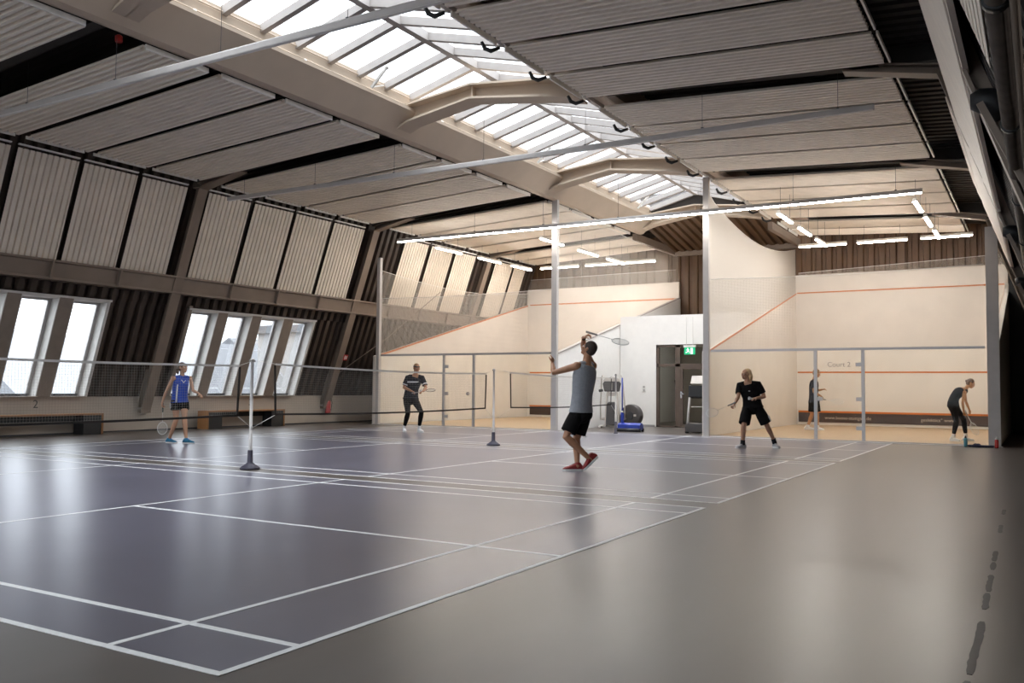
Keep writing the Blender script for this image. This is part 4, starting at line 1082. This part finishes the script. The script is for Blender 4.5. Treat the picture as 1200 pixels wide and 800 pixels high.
def make_person(P, o):
    """o: options with loc, label, build, skin, clothes ..."""
    s = o['s']; T = FEMALE if o.get('female') else MALE; fwd = Vector(o['fwd']); bw = o.get('bulk', 1.0)
    P = {k: Vector(v) for k, v in P.items()}
    sk = SK[o['skin']]
    L = Loft()
    L.rings(torso_rings(P, fwd, s * bw, 0, table=T), 'round', 22)
    for k in 'lr':
        h, kn, a, tt = P['h'+k], P['k'+k], P['a'+k], P['t'+k]; sh, e, w, f = P['s'+k], P['e'+k], P['w'+k], P['f'+k]
        lf = 1.0 if not o.get('female') else .95; af = 1.0 if not o.get('female') else .82
        L.limb([h + (h - kn).normalized() * .02, mix(h, kn, .3), mix(h, kn, .75), kn, mix(kn, a, .28), mix(kn, a, .6), a, a + (a - kn).normalized() * .03],
               [r * s * lf for r in (.092, .086, .062, .055, .058, .045, .036, .040)], 'round', 16)
        back = (V(0, 0, 0) - fwd)
        L.ell(mix(kn, a, .3) + back * .016 * s, [.046 * s * lf] * 3, 14, 10)
        L.ell(h * .55 + P['pel'] * .45 + back * .045 * s + V(0, 0, -.02), [.085 * s] * 3, 14, 10)
        T0, b, n, x = foot_frame(a, tt, kn, o.get('flat' + k, True), s)
        L.limb([a, T0 + b * .215 * s + n * .07 * s, T0 + b * .10 * s + n * .05 * s, T0 + b * .05 * s + n * .045 * s], [.036 * s, .034 * s, .026 * s, .018 * s], 'round', 12)
        L.ell(sh, [.062 * s * af] * 3, 16, 12)
        L.limb([mix(P['neck'], sh, .35) + V(0, 0, -.02), sh, mix(sh, e, .4), mix(sh, e, .85), e, mix(e, w, .3), mix(e, w, .75), w], [r * s * af for r in (.058, .056, .049, .041, .039, .042, .031, .026)], 'round', 14)
        hn = o['hand' + k]; add_hand(L, w, f, hn[0], hn[1], s * (.95 if not o.get('female') else .88), hn[2])
    f, u, x = head_frame(o['face'], o.get('hup', (0, 0, 1)))
    L.limb([mix(P['pel'], P['neck'], .9), P['neck'] + V(0, 0, .0), P['head'] - u * .07 * s - f * .02 * s, P['head'] - f * .02 * s], [r * s * (1 if not o.get('female') else .82) for r in (.075, .062, .056, .05)], 'round', 16)
    Rm = add_head(L, P['head'], f, u, x, s)
    body = L.solid('person', sk, .0055, None, 3)
    body.location = (*o['loc'], o.get('lift', 0)); body.rotation_euler = (0, 0, .5362)
    tag(body, o['label'], 'person')
    hp = lambda a, b, c: P['head'] + Rm @ (V(a, b, c) * s)
    for k in (-1, 1):
        q = MB(); q.ell(hp(k * .031, .074, .004), [.012 * s] * 3, 12, 8); ey = q.build('eye', 'eyewhite', body)
        q = MB(); q.ell(hp(k * .031, .0825, .004), [.0058 * s] * 3, 10, 6); q.build('iris', 'iris', ey)
        q = MB(); q.tube([hp(k * .015, .094, .020), hp(k * .032, .093, .026), hp(k * .05, .078, .021)], .004 * s, 6); q.build('eyebrow', o['hair'], body)
    q = MB(); q.tube([hp(-.021, .090, -.058), hp(-.008, .098, -.056), hp(.008, .098, -.056), hp(.021, .090, -.058)], [.003 * s, .005 * s, .005 * s, .003 * s], 8); q.build('lips', 'lip', body)
    # hair
    H = Loft(); gr = o.get('hairgrow', .006)
    def he(off, r): H.ell(P['head'] + Rm @ (Vector(off) * s), [(q + gr) * s for q in r], 20, 14, rot=Rm)
    hb = o.get('hairback', 0); he((0, -.022 - hb, .030), (.074, .090, .090)); he((0, -.040 - hb, -.006), (.068, .068, .072))
    for (pts, rad) in o.get('locks', []): H.limb([hp(*p) for p in pts], [r * s for r in rad], 'round', 12, flat=.75)
    hair = H.solid('hair', o['hair'], .006, body, 2)
    q = o['clothes'](P, s, fwd, body, T, bw, hp)
    for k in 'lr':
        add_shoe(P['a'+k], P['t'+k], P['k'+k], o.get('flat' + k, True), s, o['shoe'][0], body, o['shoe'][1], o['shoe'][2])
    return body, P

def shirt(P, s, fwd, body, T, bw, m, hem=-.02, sleeve=.62, grow=.016, top=.97, flare=.0, name='shirt', o_min=.142):
    L = Loft(); R = torso_rings(P, fwd, s * bw, grow, t0=-.2, t1=top, table=[(hem, T[2][1] + .004 + flare, T[2][2] + .004 + flare)] + [(a, max(b, o_min), max(c, o_min * .72)) if a < .75 else (a, b, c) for a, b, c in T if a > hem + .08])
    L.rings(R, 'flat', 24)
    if sleeve:
        for k in 'lr':
            sh, e = P['s'+k], P['e'+k]
            L.limb([mix(P['neck'], sh, .35) + V(0, 0, -.02), sh, mix(sh, e, sleeve * .5), mix(sh, e, sleeve)], [.074 * s, .076 * s, .072 * s, .072 * s], 'flat', 16)
    else:
        for k in 'lr':
            sh = P['s'+k]; L.limb([mix(P['neck'], sh, .1) + V(0, 0, -.03), mix(P['neck'], sh, .58) + V(0, 0, -.012)], [.068 * s, .062 * s], 'round', 14)
    return L.solid(name, m, .006, body, 5)
def shorts(P, s, fwd, body, T, bw, m, leg=.72, wide=.105, waist=.16, name='shorts', endr=None):
    L = Loft(); L.rings(torso_rings(P, fwd, s * bw, .014, t0=-.2, t1=waist + .05, table=[r for r in T if r[0] < .1] + [(waist, T[2][1], T[2][2])]), 'flat', 24)
    cc = mix(P['hl'], P['hr'], .5); fh = Vector((fwd.x, fwd.y, 0)).normalized(); L.ell(cc + V(0, 0, -.045 * s), [.125 * s, .118 * s, .10 * s], 16, 12); L.ell(cc + fh * .03 * s + V(0, 0, -.02 * s), [.115 * s, .112 * s, .10 * s], 16, 12); L.ell(cc + V(0, 0, .02 * s), [.14 * s, .13 * s, .10 * s], 16, 12)
    for k in 'lr':
        h, kn, a = P['h'+k], P['k'+k], P['a'+k]; L.ell(h * .55 + P['pel'] * .45 - fwd * .047 * s + V(0, 0, -.02), [.099 * s] * 3, 16, 12)
        if leg <= 1: L.limb([h + (h - kn).normalized() * .10, h + (h - kn).normalized() * .06, h, mix(h, kn, leg * .5), mix(h, kn, leg)], [.05 * s, .088 * s, .104 * s, wide * s, (endr or wide) * s], 'flat', 18)
        else: L.limb([h + (h - kn).normalized() * .11, h + (h - kn).normalized() * .06, h, mix(h, kn, .3), mix(h, kn, .75), kn, mix(kn, a, .3), mix(kn, a, .65), mix(kn, a, leg - 1)], [r * s for r in (.05, .09, .102, .097, .072, .064, .067, .053, .045)], 'flat', 18)
    return L.solid(name, m, .006, body, 4)
def band(pts, r, m, name, parent, flat=True):
    q = Loft(); q.limb(pts, r, 'flat', 18); q.solid(name, m, .004, parent, 2)

# ---- player in grey tank top
P_grey = dict(pel=(0.108,-0.000,0.847), mid=(.118,.0,1.17), hl=(0.040,-0.070,0.812), hr=(0.163,0.070,0.809), kl=(-0.112,-0.120,0.496), al=(0.215,-0.040,0.196), tl=(0.144,-0.070,0.012), kr=(0.050,0.100,0.455), ar=(0.060,0.050,0.105), tr=(-0.150,0.020,0.0), neck=(0.188,0.020,1.545), sl=(0.035,-0.105,1.490), sr=(0.285,0.140,1.502), el=(-0.285,-0.02,1.397), wl=(-0.30,0.13,1.530), fl=(-0.290,0.17,1.607), er=(0.150,0.200,1.784), wr=(0.140,-0.010,1.900), fr=(0.215,-0.060,1.950), head=(0.215,0.020,1.744))
def cl_grey(P, s, fwd, body, T, bw, hp):
    shirt(P, s, fwd, body, T, bw, 'greyshirt', hem=-.02, sleeve=0, grow=.02, flare=.008, name='tank_top')
    shorts(P, s, fwd, body, T, bw, 'blackcloth', leg=.80, wide=.112, waist=.12)
    band([mix(P['er'], P['wr'], .90), mix(P['er'], P['wr'], 1.0)], [.034, .032], 'blackcloth', 'wristband', body)
make_person(P_grey, dict(loc=(-5.75, 11.41), s=1.0, bulk=1.08, fwd=(-.82, .57, 0), face=(-.74, .40, .45), hup=(.35, -.2, .9), skin='tan', hair='hairdark', hairgrow=.008,
    label='person in grey tank top and black shorts swinging a racket overhead, back turned', clothes=cl_grey, shoe=('redshoe', 'solewhite', 'blackcloth'),
    flatl=False, handl=((-.6, .6, .2), .55, (.5, -.5, .2)), handr=((.1, .3, -.9), 1.15, (-.5, -.6, .2))))
# ---- man in cap
P_cap = dict(pel=(-0.043,0.000,0.884), mid=(-.03,.03,1.2), hl=(0.05,-0.020,0.841), hr=(-0.147,0.020,0.839), kl=(0.255,-0.180,0.516), al=(0.181,0.000,0.12), tl=(0.300,-0.180,0.0), kr=(-0.098,-0.150,0.480), ar=(-0.205,-0.000,0.12), tr=(-0.158,-0.220,0.0), neck=(0.075,-0.050,1.475), sl=(0.245,-0.01,1.405), sr=(-0.133,-0.06,1.400), el=(0.357,-0.140,1.155), wl=(0.310,-0.360,1.06), fl=(0.26,-0.42,1.05), er=(-0.216,-0.080,1.153), wr=(0.010,-0.290,1.060), fr=(0.085,-0.340,1.04), head=(0.107,-0.085,1.661))
def cl_cap(P, s, fwd, body, T, bw, hp):
    sh = shirt(P, s, fwd, body, T, bw, 'navyblack', hem=-.05, sleeve=.78, grow=.022, flare=.02, name='t_shirt')
    # white chest band and sleeve bands of the shirt
    R = [(c, Vector((a.x, a.y, 0)), Vector((b.x, b.y, 0))) for c, a, b in torso_rings(P, fwd, s * bw, .026, table=[(.65, .174, .118), (.71, .175, .118)])]
    q = Loft(); q.rings(R, 'flat', 28); q.solid('chest_stripe', 'whitecloth', .005, sh, 1)
    for k in 'lr': band([mix(P['s'+k], P['e'+k], .64), mix(P['s'+k], P['e'+k], .74)], [.0775 * s, .0775 * s], 'whitecloth', 'sleeve_stripe', sh)
    shorts(P, s, fwd, body, T, bw, 'blackcloth', leg=1.86, waist=.12, name='trousers')
    q = Loft(); q.limb([hp(0, -.014, .028), hp(0, -.010, .050)], [.091 * s, .091 * s], 'flat', 24, flat=1.0); 
    q = Loft(); q.rings([(hp(0, -.010, .026), (hp(.085, 0, 0) - hp(0, 0, 0)), (hp(0, .104, 0) - hp(0, 0, 0))), (hp(0, -.012, .052), (hp(.084, 0, 0) - hp(0, 0, 0)), (hp(0, .102, 0) - hp(0, 0, 0)))], 'flat', 28)
    q.solid('headband', 'darkgrey', .004, body, 1)
    for k in 'lr': band([mix(P['k'+k], P['a'+k], .84), P['a'+k] + V(0, 0, -.03)], [.043, .045], 'whitecloth', 'sock', body)
make_person(P_cap, dict(loc=(-14.09, 18.67), s=.98, bulk=1.1, fwd=(.35, -.92, 0), face=(.55, -.80, -.15), skin='tan', hair='hairsand', hairgrow=.004,
    label='person in black shirt with white chest stripe and black trousers, holding racket with both hands', clothes=cl_cap, shoe=('whiteshoe', 'solewhite', 'whitecloth'),
    handl=((-.2, -.2, -.9), .9, (-.3, .6, .6)), handr=((.2, -.3, -.9), 1.1, (.2, .5, .6))))
# ---- woman in blue
P_blue = dict(pel=(-0.021,-0.000,0.843), mid=(-.03,.0,1.1), hl=(0.048,0.060,0.811), hr=(-0.078,-0.065,0.807), kl=(0.102,-0.040,0.483), al=(0.137,-0.020,0.100), tl=(0.325,-0.070,0.0), kr=(-0.070,-0.030,0.470), ar=(-0.224,0.050,0.100), tr=(-0.050,-0.010,0.0), neck=(0.016,-0.000,1.345), sl=(0.135,0.115,1.304), sr=(-0.115,-0.135,1.300), el=(0.228,0.040,1.059), wl=(0.400,-0.080,0.994), fl=(0.461,-0.120,0.952), er=(-0.250,-0.12,1.040), wr=(-0.350,-0.05,0.804), fr=(-0.348,-0.02,0.727), head=(0.029,-0.010,1.515))
def cl_blue(P, s, fwd, body, T, bw, hp):
    sh = shirt(P, s, fwd, body, T, bw, 'bluejersey', hem=-.05, sleeve=0, grow=.022, flare=.014, name='jersey', top=.95, o_min=.148)
    R = torso_rings(P, fwd, s, .0, table=[(-.04, .215, .152), (.15, .196, .142), (.35, .192, .140), (.55, .192, .140), (.66, .188, .140)])
    pts = [c - a * .62 + b * .80 for c, a, b in R]
    q = MB(); q.tube(pts, .014, 8); q.build('side_stripe', 'whitecloth', sh)
    c, a, b = torso_rings(P, fwd, s, .02, table=[(.93, .115, .075)])[0]; c2, a2, b2 = torso_rings(P, fwd, s, .02, table=[(.76, .12, .105)])[0]
    q = MB(); q.tube([c - a * .55 + b * .55, mix(c, c2, .5) - a * .3 + b * 1.05, c2 + b2 * 1.0, mix(c, c2, .5) + a * .3 + b * 1.05, c + a * .55 + b * .55], .009, 8); q.build('collar_trim', 'whitecloth', sh)
    st = shorts(P, s, fwd, body, T, bw, 'blackcloth', leg=.40, wide=.108, waist=.06)
    h, kn = P['hr'], P['kr']; d = (V(0, 0, 0) + Vector((-.75, -.66, 0)))
    q = MB(); q.tube([mix(h, kn, .02) + d * .106 * s, mix(h, kn, .18) + d * .108 * s, mix(h, kn, .30) + d * .107 * s], .022, 8); q.build('side_panel', 'greycloth', st)
make_person(P_blue, dict(loc=(-14.86, 12.02), s=.91, female=True, fwd=(.72, -.69, 0), face=(.95, -.30, .08), skin='fair', hair='hairbrown', hairgrow=.007,
    locks=[([(0, -.10, .015), (0, -.135, .0), (0, -.15, -.04), (0, -.14, -.09), (0, -.13, -.13)], [.02, .034, .04, .034, .012])],
    label='person in blue sleeveless jersey and black shorts walking with a racket held low', clothes=cl_blue, shoe=('blueshoe', 'solewhite', 'bluejersey'),
    handl=((-.3, .2, -.8), .5, (-.2, -.6, .6)), handr=((.8, -.3, .2), 1.1, (.3, -.8, .0))))
# ---- long haired player
P_long = dict(pel=(-0.094,0.000,0.841), mid=(-.12,.01,1.1), hl=(0.006,-0.030,0.807), hr=(-0.193,0.030,0.806), kl=(0.194,0.000,0.457), al=(0.400,0.180,0.125), tl=(0.440,-0.02,0.0), kr=(-0.307,-0.120,0.448), ar=(-0.307,-0.030,0.100), tr=(-0.470,-0.120,0.0), neck=(-0.206,-0.040,1.330), sl=(0.005,-0.090,1.285), sr=(-0.351,0.030,1.262), el=(0.116,-0.110,1.040), wl=(-0.101,-0.280,1.012), fl=(-0.17,-0.32,1.007), er=(-0.409,-0.100,1.036), wr=(-0.515,-0.200,0.886), fr=(-0.568,-0.240,0.843), head=(-0.244,-0.060,1.490))
def cl_long(P, s, fwd, body, T, bw, hp):
    sh = shirt(P, s, fwd, body, T, bw, 'blackcloth', hem=-.06, sleeve=.72, grow=.024, flare=.02, name='t_shirt')
    c, a, b = torso_rings(P, fwd, s * bw, .026, table=[(.68, .170, .112)])[0]
    q = MB(); q.ell(c + b * .98, [.022, .012, .012], 10, 6); q.build('chest_emblem', 'greycloth', sh)
    st = shorts(P, s, fwd, body, T, bw, 'blackcloth', leg=.86, wide=.122, waist=.12)
    h, kn = P['hl'], P['kl']; d = Vector((.80, -.45, .35)).normalized()
    q = MB(); q.tube([mix(h, kn, .55) + d * .112 * s, mix(h, kn, .86) + d * .116 * s], .026, 8); q.build('side_panel', 'whitecloth', st)
    for k in 'lr': band([mix(P['k'+k], P['a'+k], .80), P['a'+k] + V(0, 0, -.03)], [.046, .048], 'sock', 'sock', body)
make_person(P_long, dict(loc=(-4.96, 18.08), s=.93, bulk=1.14, fwd=(-.45, -.88, 0), face=(-.93, -.35, -.05), skin='fair', hair='hairblond', hairgrow=.008, hairback=.018,
    locks=[([(.07, -.045, .03), (.082, -.055, -.03), (.08, -.06, -.10), (.065, -.065, -.15)], [.03, .034, .036, .02]), ([(-.07, -.045, .03), (-.082, -.055, -.03), (-.08, -.06, -.10), (-.065, -.065, -.15)], [.03, .034, .036, .02]), ([(0, -.09, .0), (0, -.105, -.07), (0, -.10, -.16)], [.06, .066, .04])],
    label='person with long blond hair in black shirt and shorts stretching a racket to the side', clothes=cl_long, shoe=('greyshoe', 'solewhite', 'blackcloth'),
    handl=((-.1, .1, -.9), .7, (-.2, -.5, .7)), handr=((.4, .3, -.7), 1.1, (-.1, -.5, .8))))
# ---- man in the squash court
P_sq = dict(pel=(-0.014,-0.000,0.851), mid=(-.045,.0,1.18), hl=(0.009,-0.080,0.828), hr=(-0.037,0.080,0.825), kl=(0.044,-0.080,0.463), al=(0.049,-0.100,0.100), tl=(0.238,-0.120,0.0), kr=(-0.053,0.080,0.457), ar=(-0.175,0.100,0.100), tr=(0.02,0.080,0.0), neck=(0.005,-0.000,1.487), sl=(-0.059,-0.170,1.417), sr=(0.064,0.170,1.421), el=(-0.091,-0.200,1.128), wl=(0.128,-0.160,1.004), fl=(0.190,-0.150,0.963), er=(0.084,0.180,1.155), wr=(0.230,0.020,1.190), fr=(0.296,-0.020,1.205), head=(0.071,-0.000,1.670))
def cl_sq(P, s, fwd, body, T, bw, hp):
    shirt(P, s, fwd, body, T, bw, 'navyblack', hem=-.03, sleeve=.66, grow=.018, flare=.012, name='t_shirt')
    shorts(P, s, fwd, body, T, bw, 'blackcloth', leg=.80, wide=.110, waist=.12)
    for k in 'lr': band([mix(P['k'+k], P['a'+k], .86), P['a'+k] + V(0, 0, -.03)], [.044, .046], 'whitecloth', 'sock', body)
make_person(P_sq, dict(loc=(-5.77, 27.18), s=1.0, lift=.006, fwd=(1, .08, 0), face=(.96, -.1, -.22), skin='gold', hair='hairsand', hairgrow=.012,
    label='person with short fair hair in dark shirt standing behind the glass door of squash court', clothes=cl_sq, shoe=('whiteshoe', 'solewhite', 'greycloth'),
    handl=((0, .4, -.9), 1.1, (.3, .5, .6)), handr=((0, -.3, -.9), .8, (.2, -.5, .7))))
# ---- woman bending down
P_bend = dict(pel=(-0.211,-0.000,0.865), mid=(-.21,.0,1.12), hl=(-0.147,0.085,0.813), hr=(-0.247,-0.085,0.796), kl=(0.070,0.080,0.513), al=(0.131,0.100,0.105), tl=(0.310,0.080,0.0), kr=(-0.187,-0.090,0.464), ar=(-0.243,-0.040,0.105), tr=(-0.150,-0.200,0.0), neck=(0.075,-0.010,1.225), sl=(0.130,0.150,1.165), sr=(-0.020,-0.160,1.150), el=(0.196,0.200,0.926), wl=(0.244,0.140,0.735), fl=(0.245,0.120,0.680), er=(-0.090,-0.210,0.919), wr=(-0.052,-0.180,0.685), fr=(-0.028,-0.170,0.615), head=(0.203,-0.020,1.365))
def cl_bend(P, s, fwd, body, T, bw, hp):
    sh = shirt(P, s, fwd, body, T, bw, 'blackcloth', hem=-.10, sleeve=0, grow=.014, flare=.004, name='sports_top', top=.90, o_min=.128)
    shorts(P, s, fwd, body, T, bw, 'blackcloth', leg=1.80, waist=.10, name='leggings')
    for k in 'lr': band([mix(P['k'+k], P['a'+k], .82), P['a'+k] + V(0, 0, -.03)], [.042, .044], 'whitecloth', 'sock', body)
make_person(P_bend, dict(loc=(-1.64, 23.68), s=.92, bulk=1.1, lift=.006, female=True, fwd=(.86, -.2, -.45), face=(.80, -.35, -.48), hup=(.5, -.1, .85), skin='gold', hair='hairbrown', hairgrow=.006,
    locks=[([(0, -.095, .02), (0, -.12, .015), (0, -.13, .0)], [.022, .03, .022])],
    label='person in black sports top and leggings bending forward with squash racket near broad post', clothes=cl_bend, shoe=('whiteshoe', 'solewhite', 'greycloth'),
    handl=((-.6, -.2, .1), .5, (.3, -.6, .2)), handr=((.5, .6, -.1), 1.1, (.5, -.6, .2))))

# ---- rackets and shuttlecocks (things of their own)
M['racketwhite'] = mat('white_racket_frame', (.66, .66, .66), rough=.35); M['racketdark'] = mat('dark_racket_frame', (.06, .06, .07), rough=.35); M['string'] = mat('pale_string', (.66, .65, .62), rough=.6)
M['gripgrey'] = mat('grey_grip_tape', (.30, .29, .28), rough=.9); M['gripgreen'] = mat('dark_green_grip', (.02, .05, .05), rough=.9); M['cork'] = mat('cork_tip', (.60, .52, .42), rough=.8)
def world(loc, p, lift=0): return Matrix.Translation((loc[0], loc[1], lift)) @ Matrix.Rotation(.5362, 4, 'Z') @ Vector(p)
def racket(loc, butt, tip, nrm, label, kind='badminton', frame='racketwhite', grip='gripgrey', L=None):
    """butt and tip in the player's frame"""
    b, t = world(loc, butt), world(loc, tip); d = (t - b).normalized(); L = L or (t - b).length
    n = Matrix.Rotation(.5362, 3, 'Z') @ Vector(nrm); n = (n - d * n.dot(d)).normalized(); x = d.cross(n).normalized()
    root = empty(kind + '_racket', label, 'racket', tuple(b)); root.rotation_mode = 'QUATERNION'
    root.rotation_quaternion = Matrix((x, d, n)).transposed().to_quaternion()
    hl, hw = (.245, .19) if kind == 'badminton' else (.30, .185)
    c = L - hl / 2
    m = MB(); m.tube([(0, 0, 0), (0, .012, 0), (0, .16, 0), (0, .18, 0)], [.016, .0145, .0135, .009], 10); m.build('grip', grip, root)
    m = MB()
    if kind == 'badminton': m.tube([(0, .17, 0), (0, L - hl, 0)], .0042, 8)
    else:
        m.tube([(0, .17, 0), (0, .30, 0)], .008, 8)
    m.build('shaft', frame, root)
    if kind != 'badminton':
        m = MB()
        for s in (-1, 1): m.tube([(0, .29, 0), (s * .03, .36, 0), (s * hw * .42, L - hl + .07, 0)], .006, 8)
        m.build('throat', frame, root)
    pts = [(hw / 2 * math.sin(2*PI*k/36), c - hl / 2 * math.cos(2*PI*k/36), 0) for k in range(36)]
    m = MB(); m.tube(pts, .0055, 8, closed=True); m.build('head_frame', frame, root)
    m = MB()
    for i in range(-8, 9):
        xx = i * hw / 19; h = hl / 2 * math.sqrt(max(0, 1 - (2 * xx / hw) ** 2)); m.tube([(xx, c - h, 0), (xx, c + h, 0)], .0007, 4, caps=False)
    for i in range(-10, 11):
        yy = i * hl / 23; h = hw / 2 * math.sqrt(max(0, 1 - (2 * yy / hl) ** 2)); m.tube([(-h, c + yy, 0), (h, c + yy, 0)], .0007, 4, caps=False)
    m.build('strings', 'string', root)
def shuttle(loc, p, d, label):
    root = empty('shuttlecock', label, 'shuttlecock', tuple(world(loc, p))); root.rotation_mode = 'QUATERNION'
    d = (Matrix.Rotation(.5362, 3, 'Z') @ Vector(d)).normalized(); root.rotation_quaternion = d.to_track_quat('Z', 'Y')
    m = MB(); m.lathe([(.004, -.013), (.011, -.009), (.0135, 0), (.013, .012)], seg=14); m.build('cork', 'cork', root)
    m = MB()
    for k in range(16):
        a = 2 * PI * k / 16; c, s = math.cos(a), math.sin(a)
        m.tube([(.010 * c, .010 * s, .01), (.032 * c, .032 * s, .075)], .0012, 4)
        w = .0068; e = (-s * w, c * w)
        m.add([(.022*c - e[0]*.6, .022*s - e[1]*.6, .042), (.022*c + e[0]*.6, .022*s + e[1]*.6, .042), (.033*c + e[0], .033*s + e[1], .078), (.033*c - e[0], .033*s - e[1], .078), (.023*c - e[0]*.6, .023*s - e[1]*.6, .042), (.023*c + e[0]*.6, .023*s + e[1]*.6, .042), (.034*c + e[0], .034*s + e[1], .078), (.034*c - e[0], .034*s - e[1], .078)], [(0,1,2,3), (7,6,5,4), (0,4,5,1), (2,6,7,3), (1,5,6,2), (0,3,7,4)])
    m.build('feathers', 'whitecloth', root)
racket((-5.75, 11.41), (.175, -.02, 1.985), (.735, -.33, 1.80), (.2, -.55, .8), 'white badminton racket swung behind the head of player in grey tank top')
racket((-14.86, 12.02), (-.348, -.015, .80), (-.325, -.06, .19), (.1, -1, .05), 'badminton racket with dark grip held low by person in blue jersey', grip='gripgreen', L=.62)
racket((-14.09, 18.67), (.02, -.345, 1.01), (.63, -.50, 1.105), (.1, .35, 1), 'badminton racket held level in both hands of person in striped black shirt', frame='racketdark')
racket((-4.96, 18.08), (-.50, -.225, .92), (-1.10, -.36, .67), (.15, -.75, .6), 'white badminton racket stretched out by the person with long blond hair')
racket((-5.77, 27.18), (.10, -.16, .925), (.66, -.42, .84), (.1, -.8, .5), 'squash racket held by person standing behind the glass court door', kind='squash', L=.66)
racket((-1.64, 23.68), (-.03, -.19, .74), (.17, -.36, .16), (.3, -.85, -.3), 'squash racket hanging from the hand of bending person', kind='squash', L=.62)
shuttle((-14.09, 18.67), (.225, -.44, 1.03), (.3, -.3, .6), 'white shuttlecock in the hand of person in striped black shirt')
shuttle((-4.96, 18.08), (-.195, -.36, 1.0), (-.9, -.2, .1), 'white shuttlecock in the hand of the person with long blond hair')
shuttle((-9.52, 19.42), (0, 0, .02), (.5, .2, .12), 'white shuttlecock lying on the floor beyond the player in grey tank top')
SKY_LO, SKY_HI, EXPOSURE = 2.4, 8.2, 0.6
# ------------------------------------------------------------------ camera, world, settings
def setup_camera():
    f, yaw, pitch, roll = 1045.0, .5362, .0512, .0090
    F = Vector((-math.sin(yaw) * math.cos(pitch), math.cos(yaw) * math.cos(pitch), math.sin(pitch)))
    r = Vector((math.cos(yaw), math.sin(yaw), 0)); u = r.cross(F)
    c, s = math.cos(roll), math.sin(roll)
    r2 = c * r + s * u; u2 = -s * r + c * u
    cam = bpy.data.cameras.new('camera'); o = bpy.data.objects.new('camera', cam); COL.objects.link(o)
    R = Matrix((r2, u2, -F)).transposed()
    o.matrix_world = Matrix.Translation((0, 0, 1.184)) @ R.to_4x4()
    cam.sensor_fit = 'HORIZONTAL'; cam.sensor_width = 36; cam.lens = f / 1200 * 36
    cam.clip_start = .05; cam.clip_end = 500
    scene.camera = o
setup_camera()
w = bpy.data.worlds.new('overcast_sky'); scene.world = w; w.use_nodes = True
nt = w.node_tree; nt.nodes.clear()
out = nt.nodes.new('ShaderNodeOutputWorld'); bg = nt.nodes.new('ShaderNodeBackground')
tc = nt.nodes.new('ShaderNodeTexCoord'); sp = nt.nodes.new('ShaderNodeSeparateXYZ')
nt.links.new(tc.outputs['Generated'], sp.inputs[0])
rp = nt.nodes.new('ShaderNodeValToRGB')
rp.color_ramp.elements[0].position = 0.0; rp.color_ramp.elements[0].color = (.80, .84, .88, 1)
rp.color_ramp.elements[1].position = 1.0; rp.color_ramp.elements[1].color = (.96, .98, 1.0, 1)
nt.links.new(sp.outputs['Z'], rp.inputs['Fac'])
mr = nt.nodes.new('ShaderNodeMapRange'); mr.inputs['From Min'].default_value = 0; mr.inputs['From Max'].default_value = 1
mr.inputs['To Min'].default_value = SKY_LO; mr.inputs['To Max'].default_value = SKY_HI
nt.links.new(sp.outputs['Z'], mr.inputs['Value'])
nt.links.new(rp.outputs['Color'], bg.inputs['Color']); nt.links.new(mr.outputs[0], bg.inputs['Strength'])
nt.links.new(bg.outputs[0], out.inputs['Surface'])
vs = scene.view_settings
vs.view_transform = 'Standard'; vs.look = 'None'; vs.gamma = 1.0; vs.use_curve_mapping = False; vs.exposure = EXPOSURE
cy = scene.cycles
cy.max_bounces = 10; cy.diffuse_bounces = 6; cy.glossy_bounces = 4; cy.transparent_max_bounces = 24; cy.transmission_bounces = 6
cy.caustics_reflective = False; cy.caustics_refractive = False; cy.sample_clamp_indirect = 6
cy.use_denoising = True
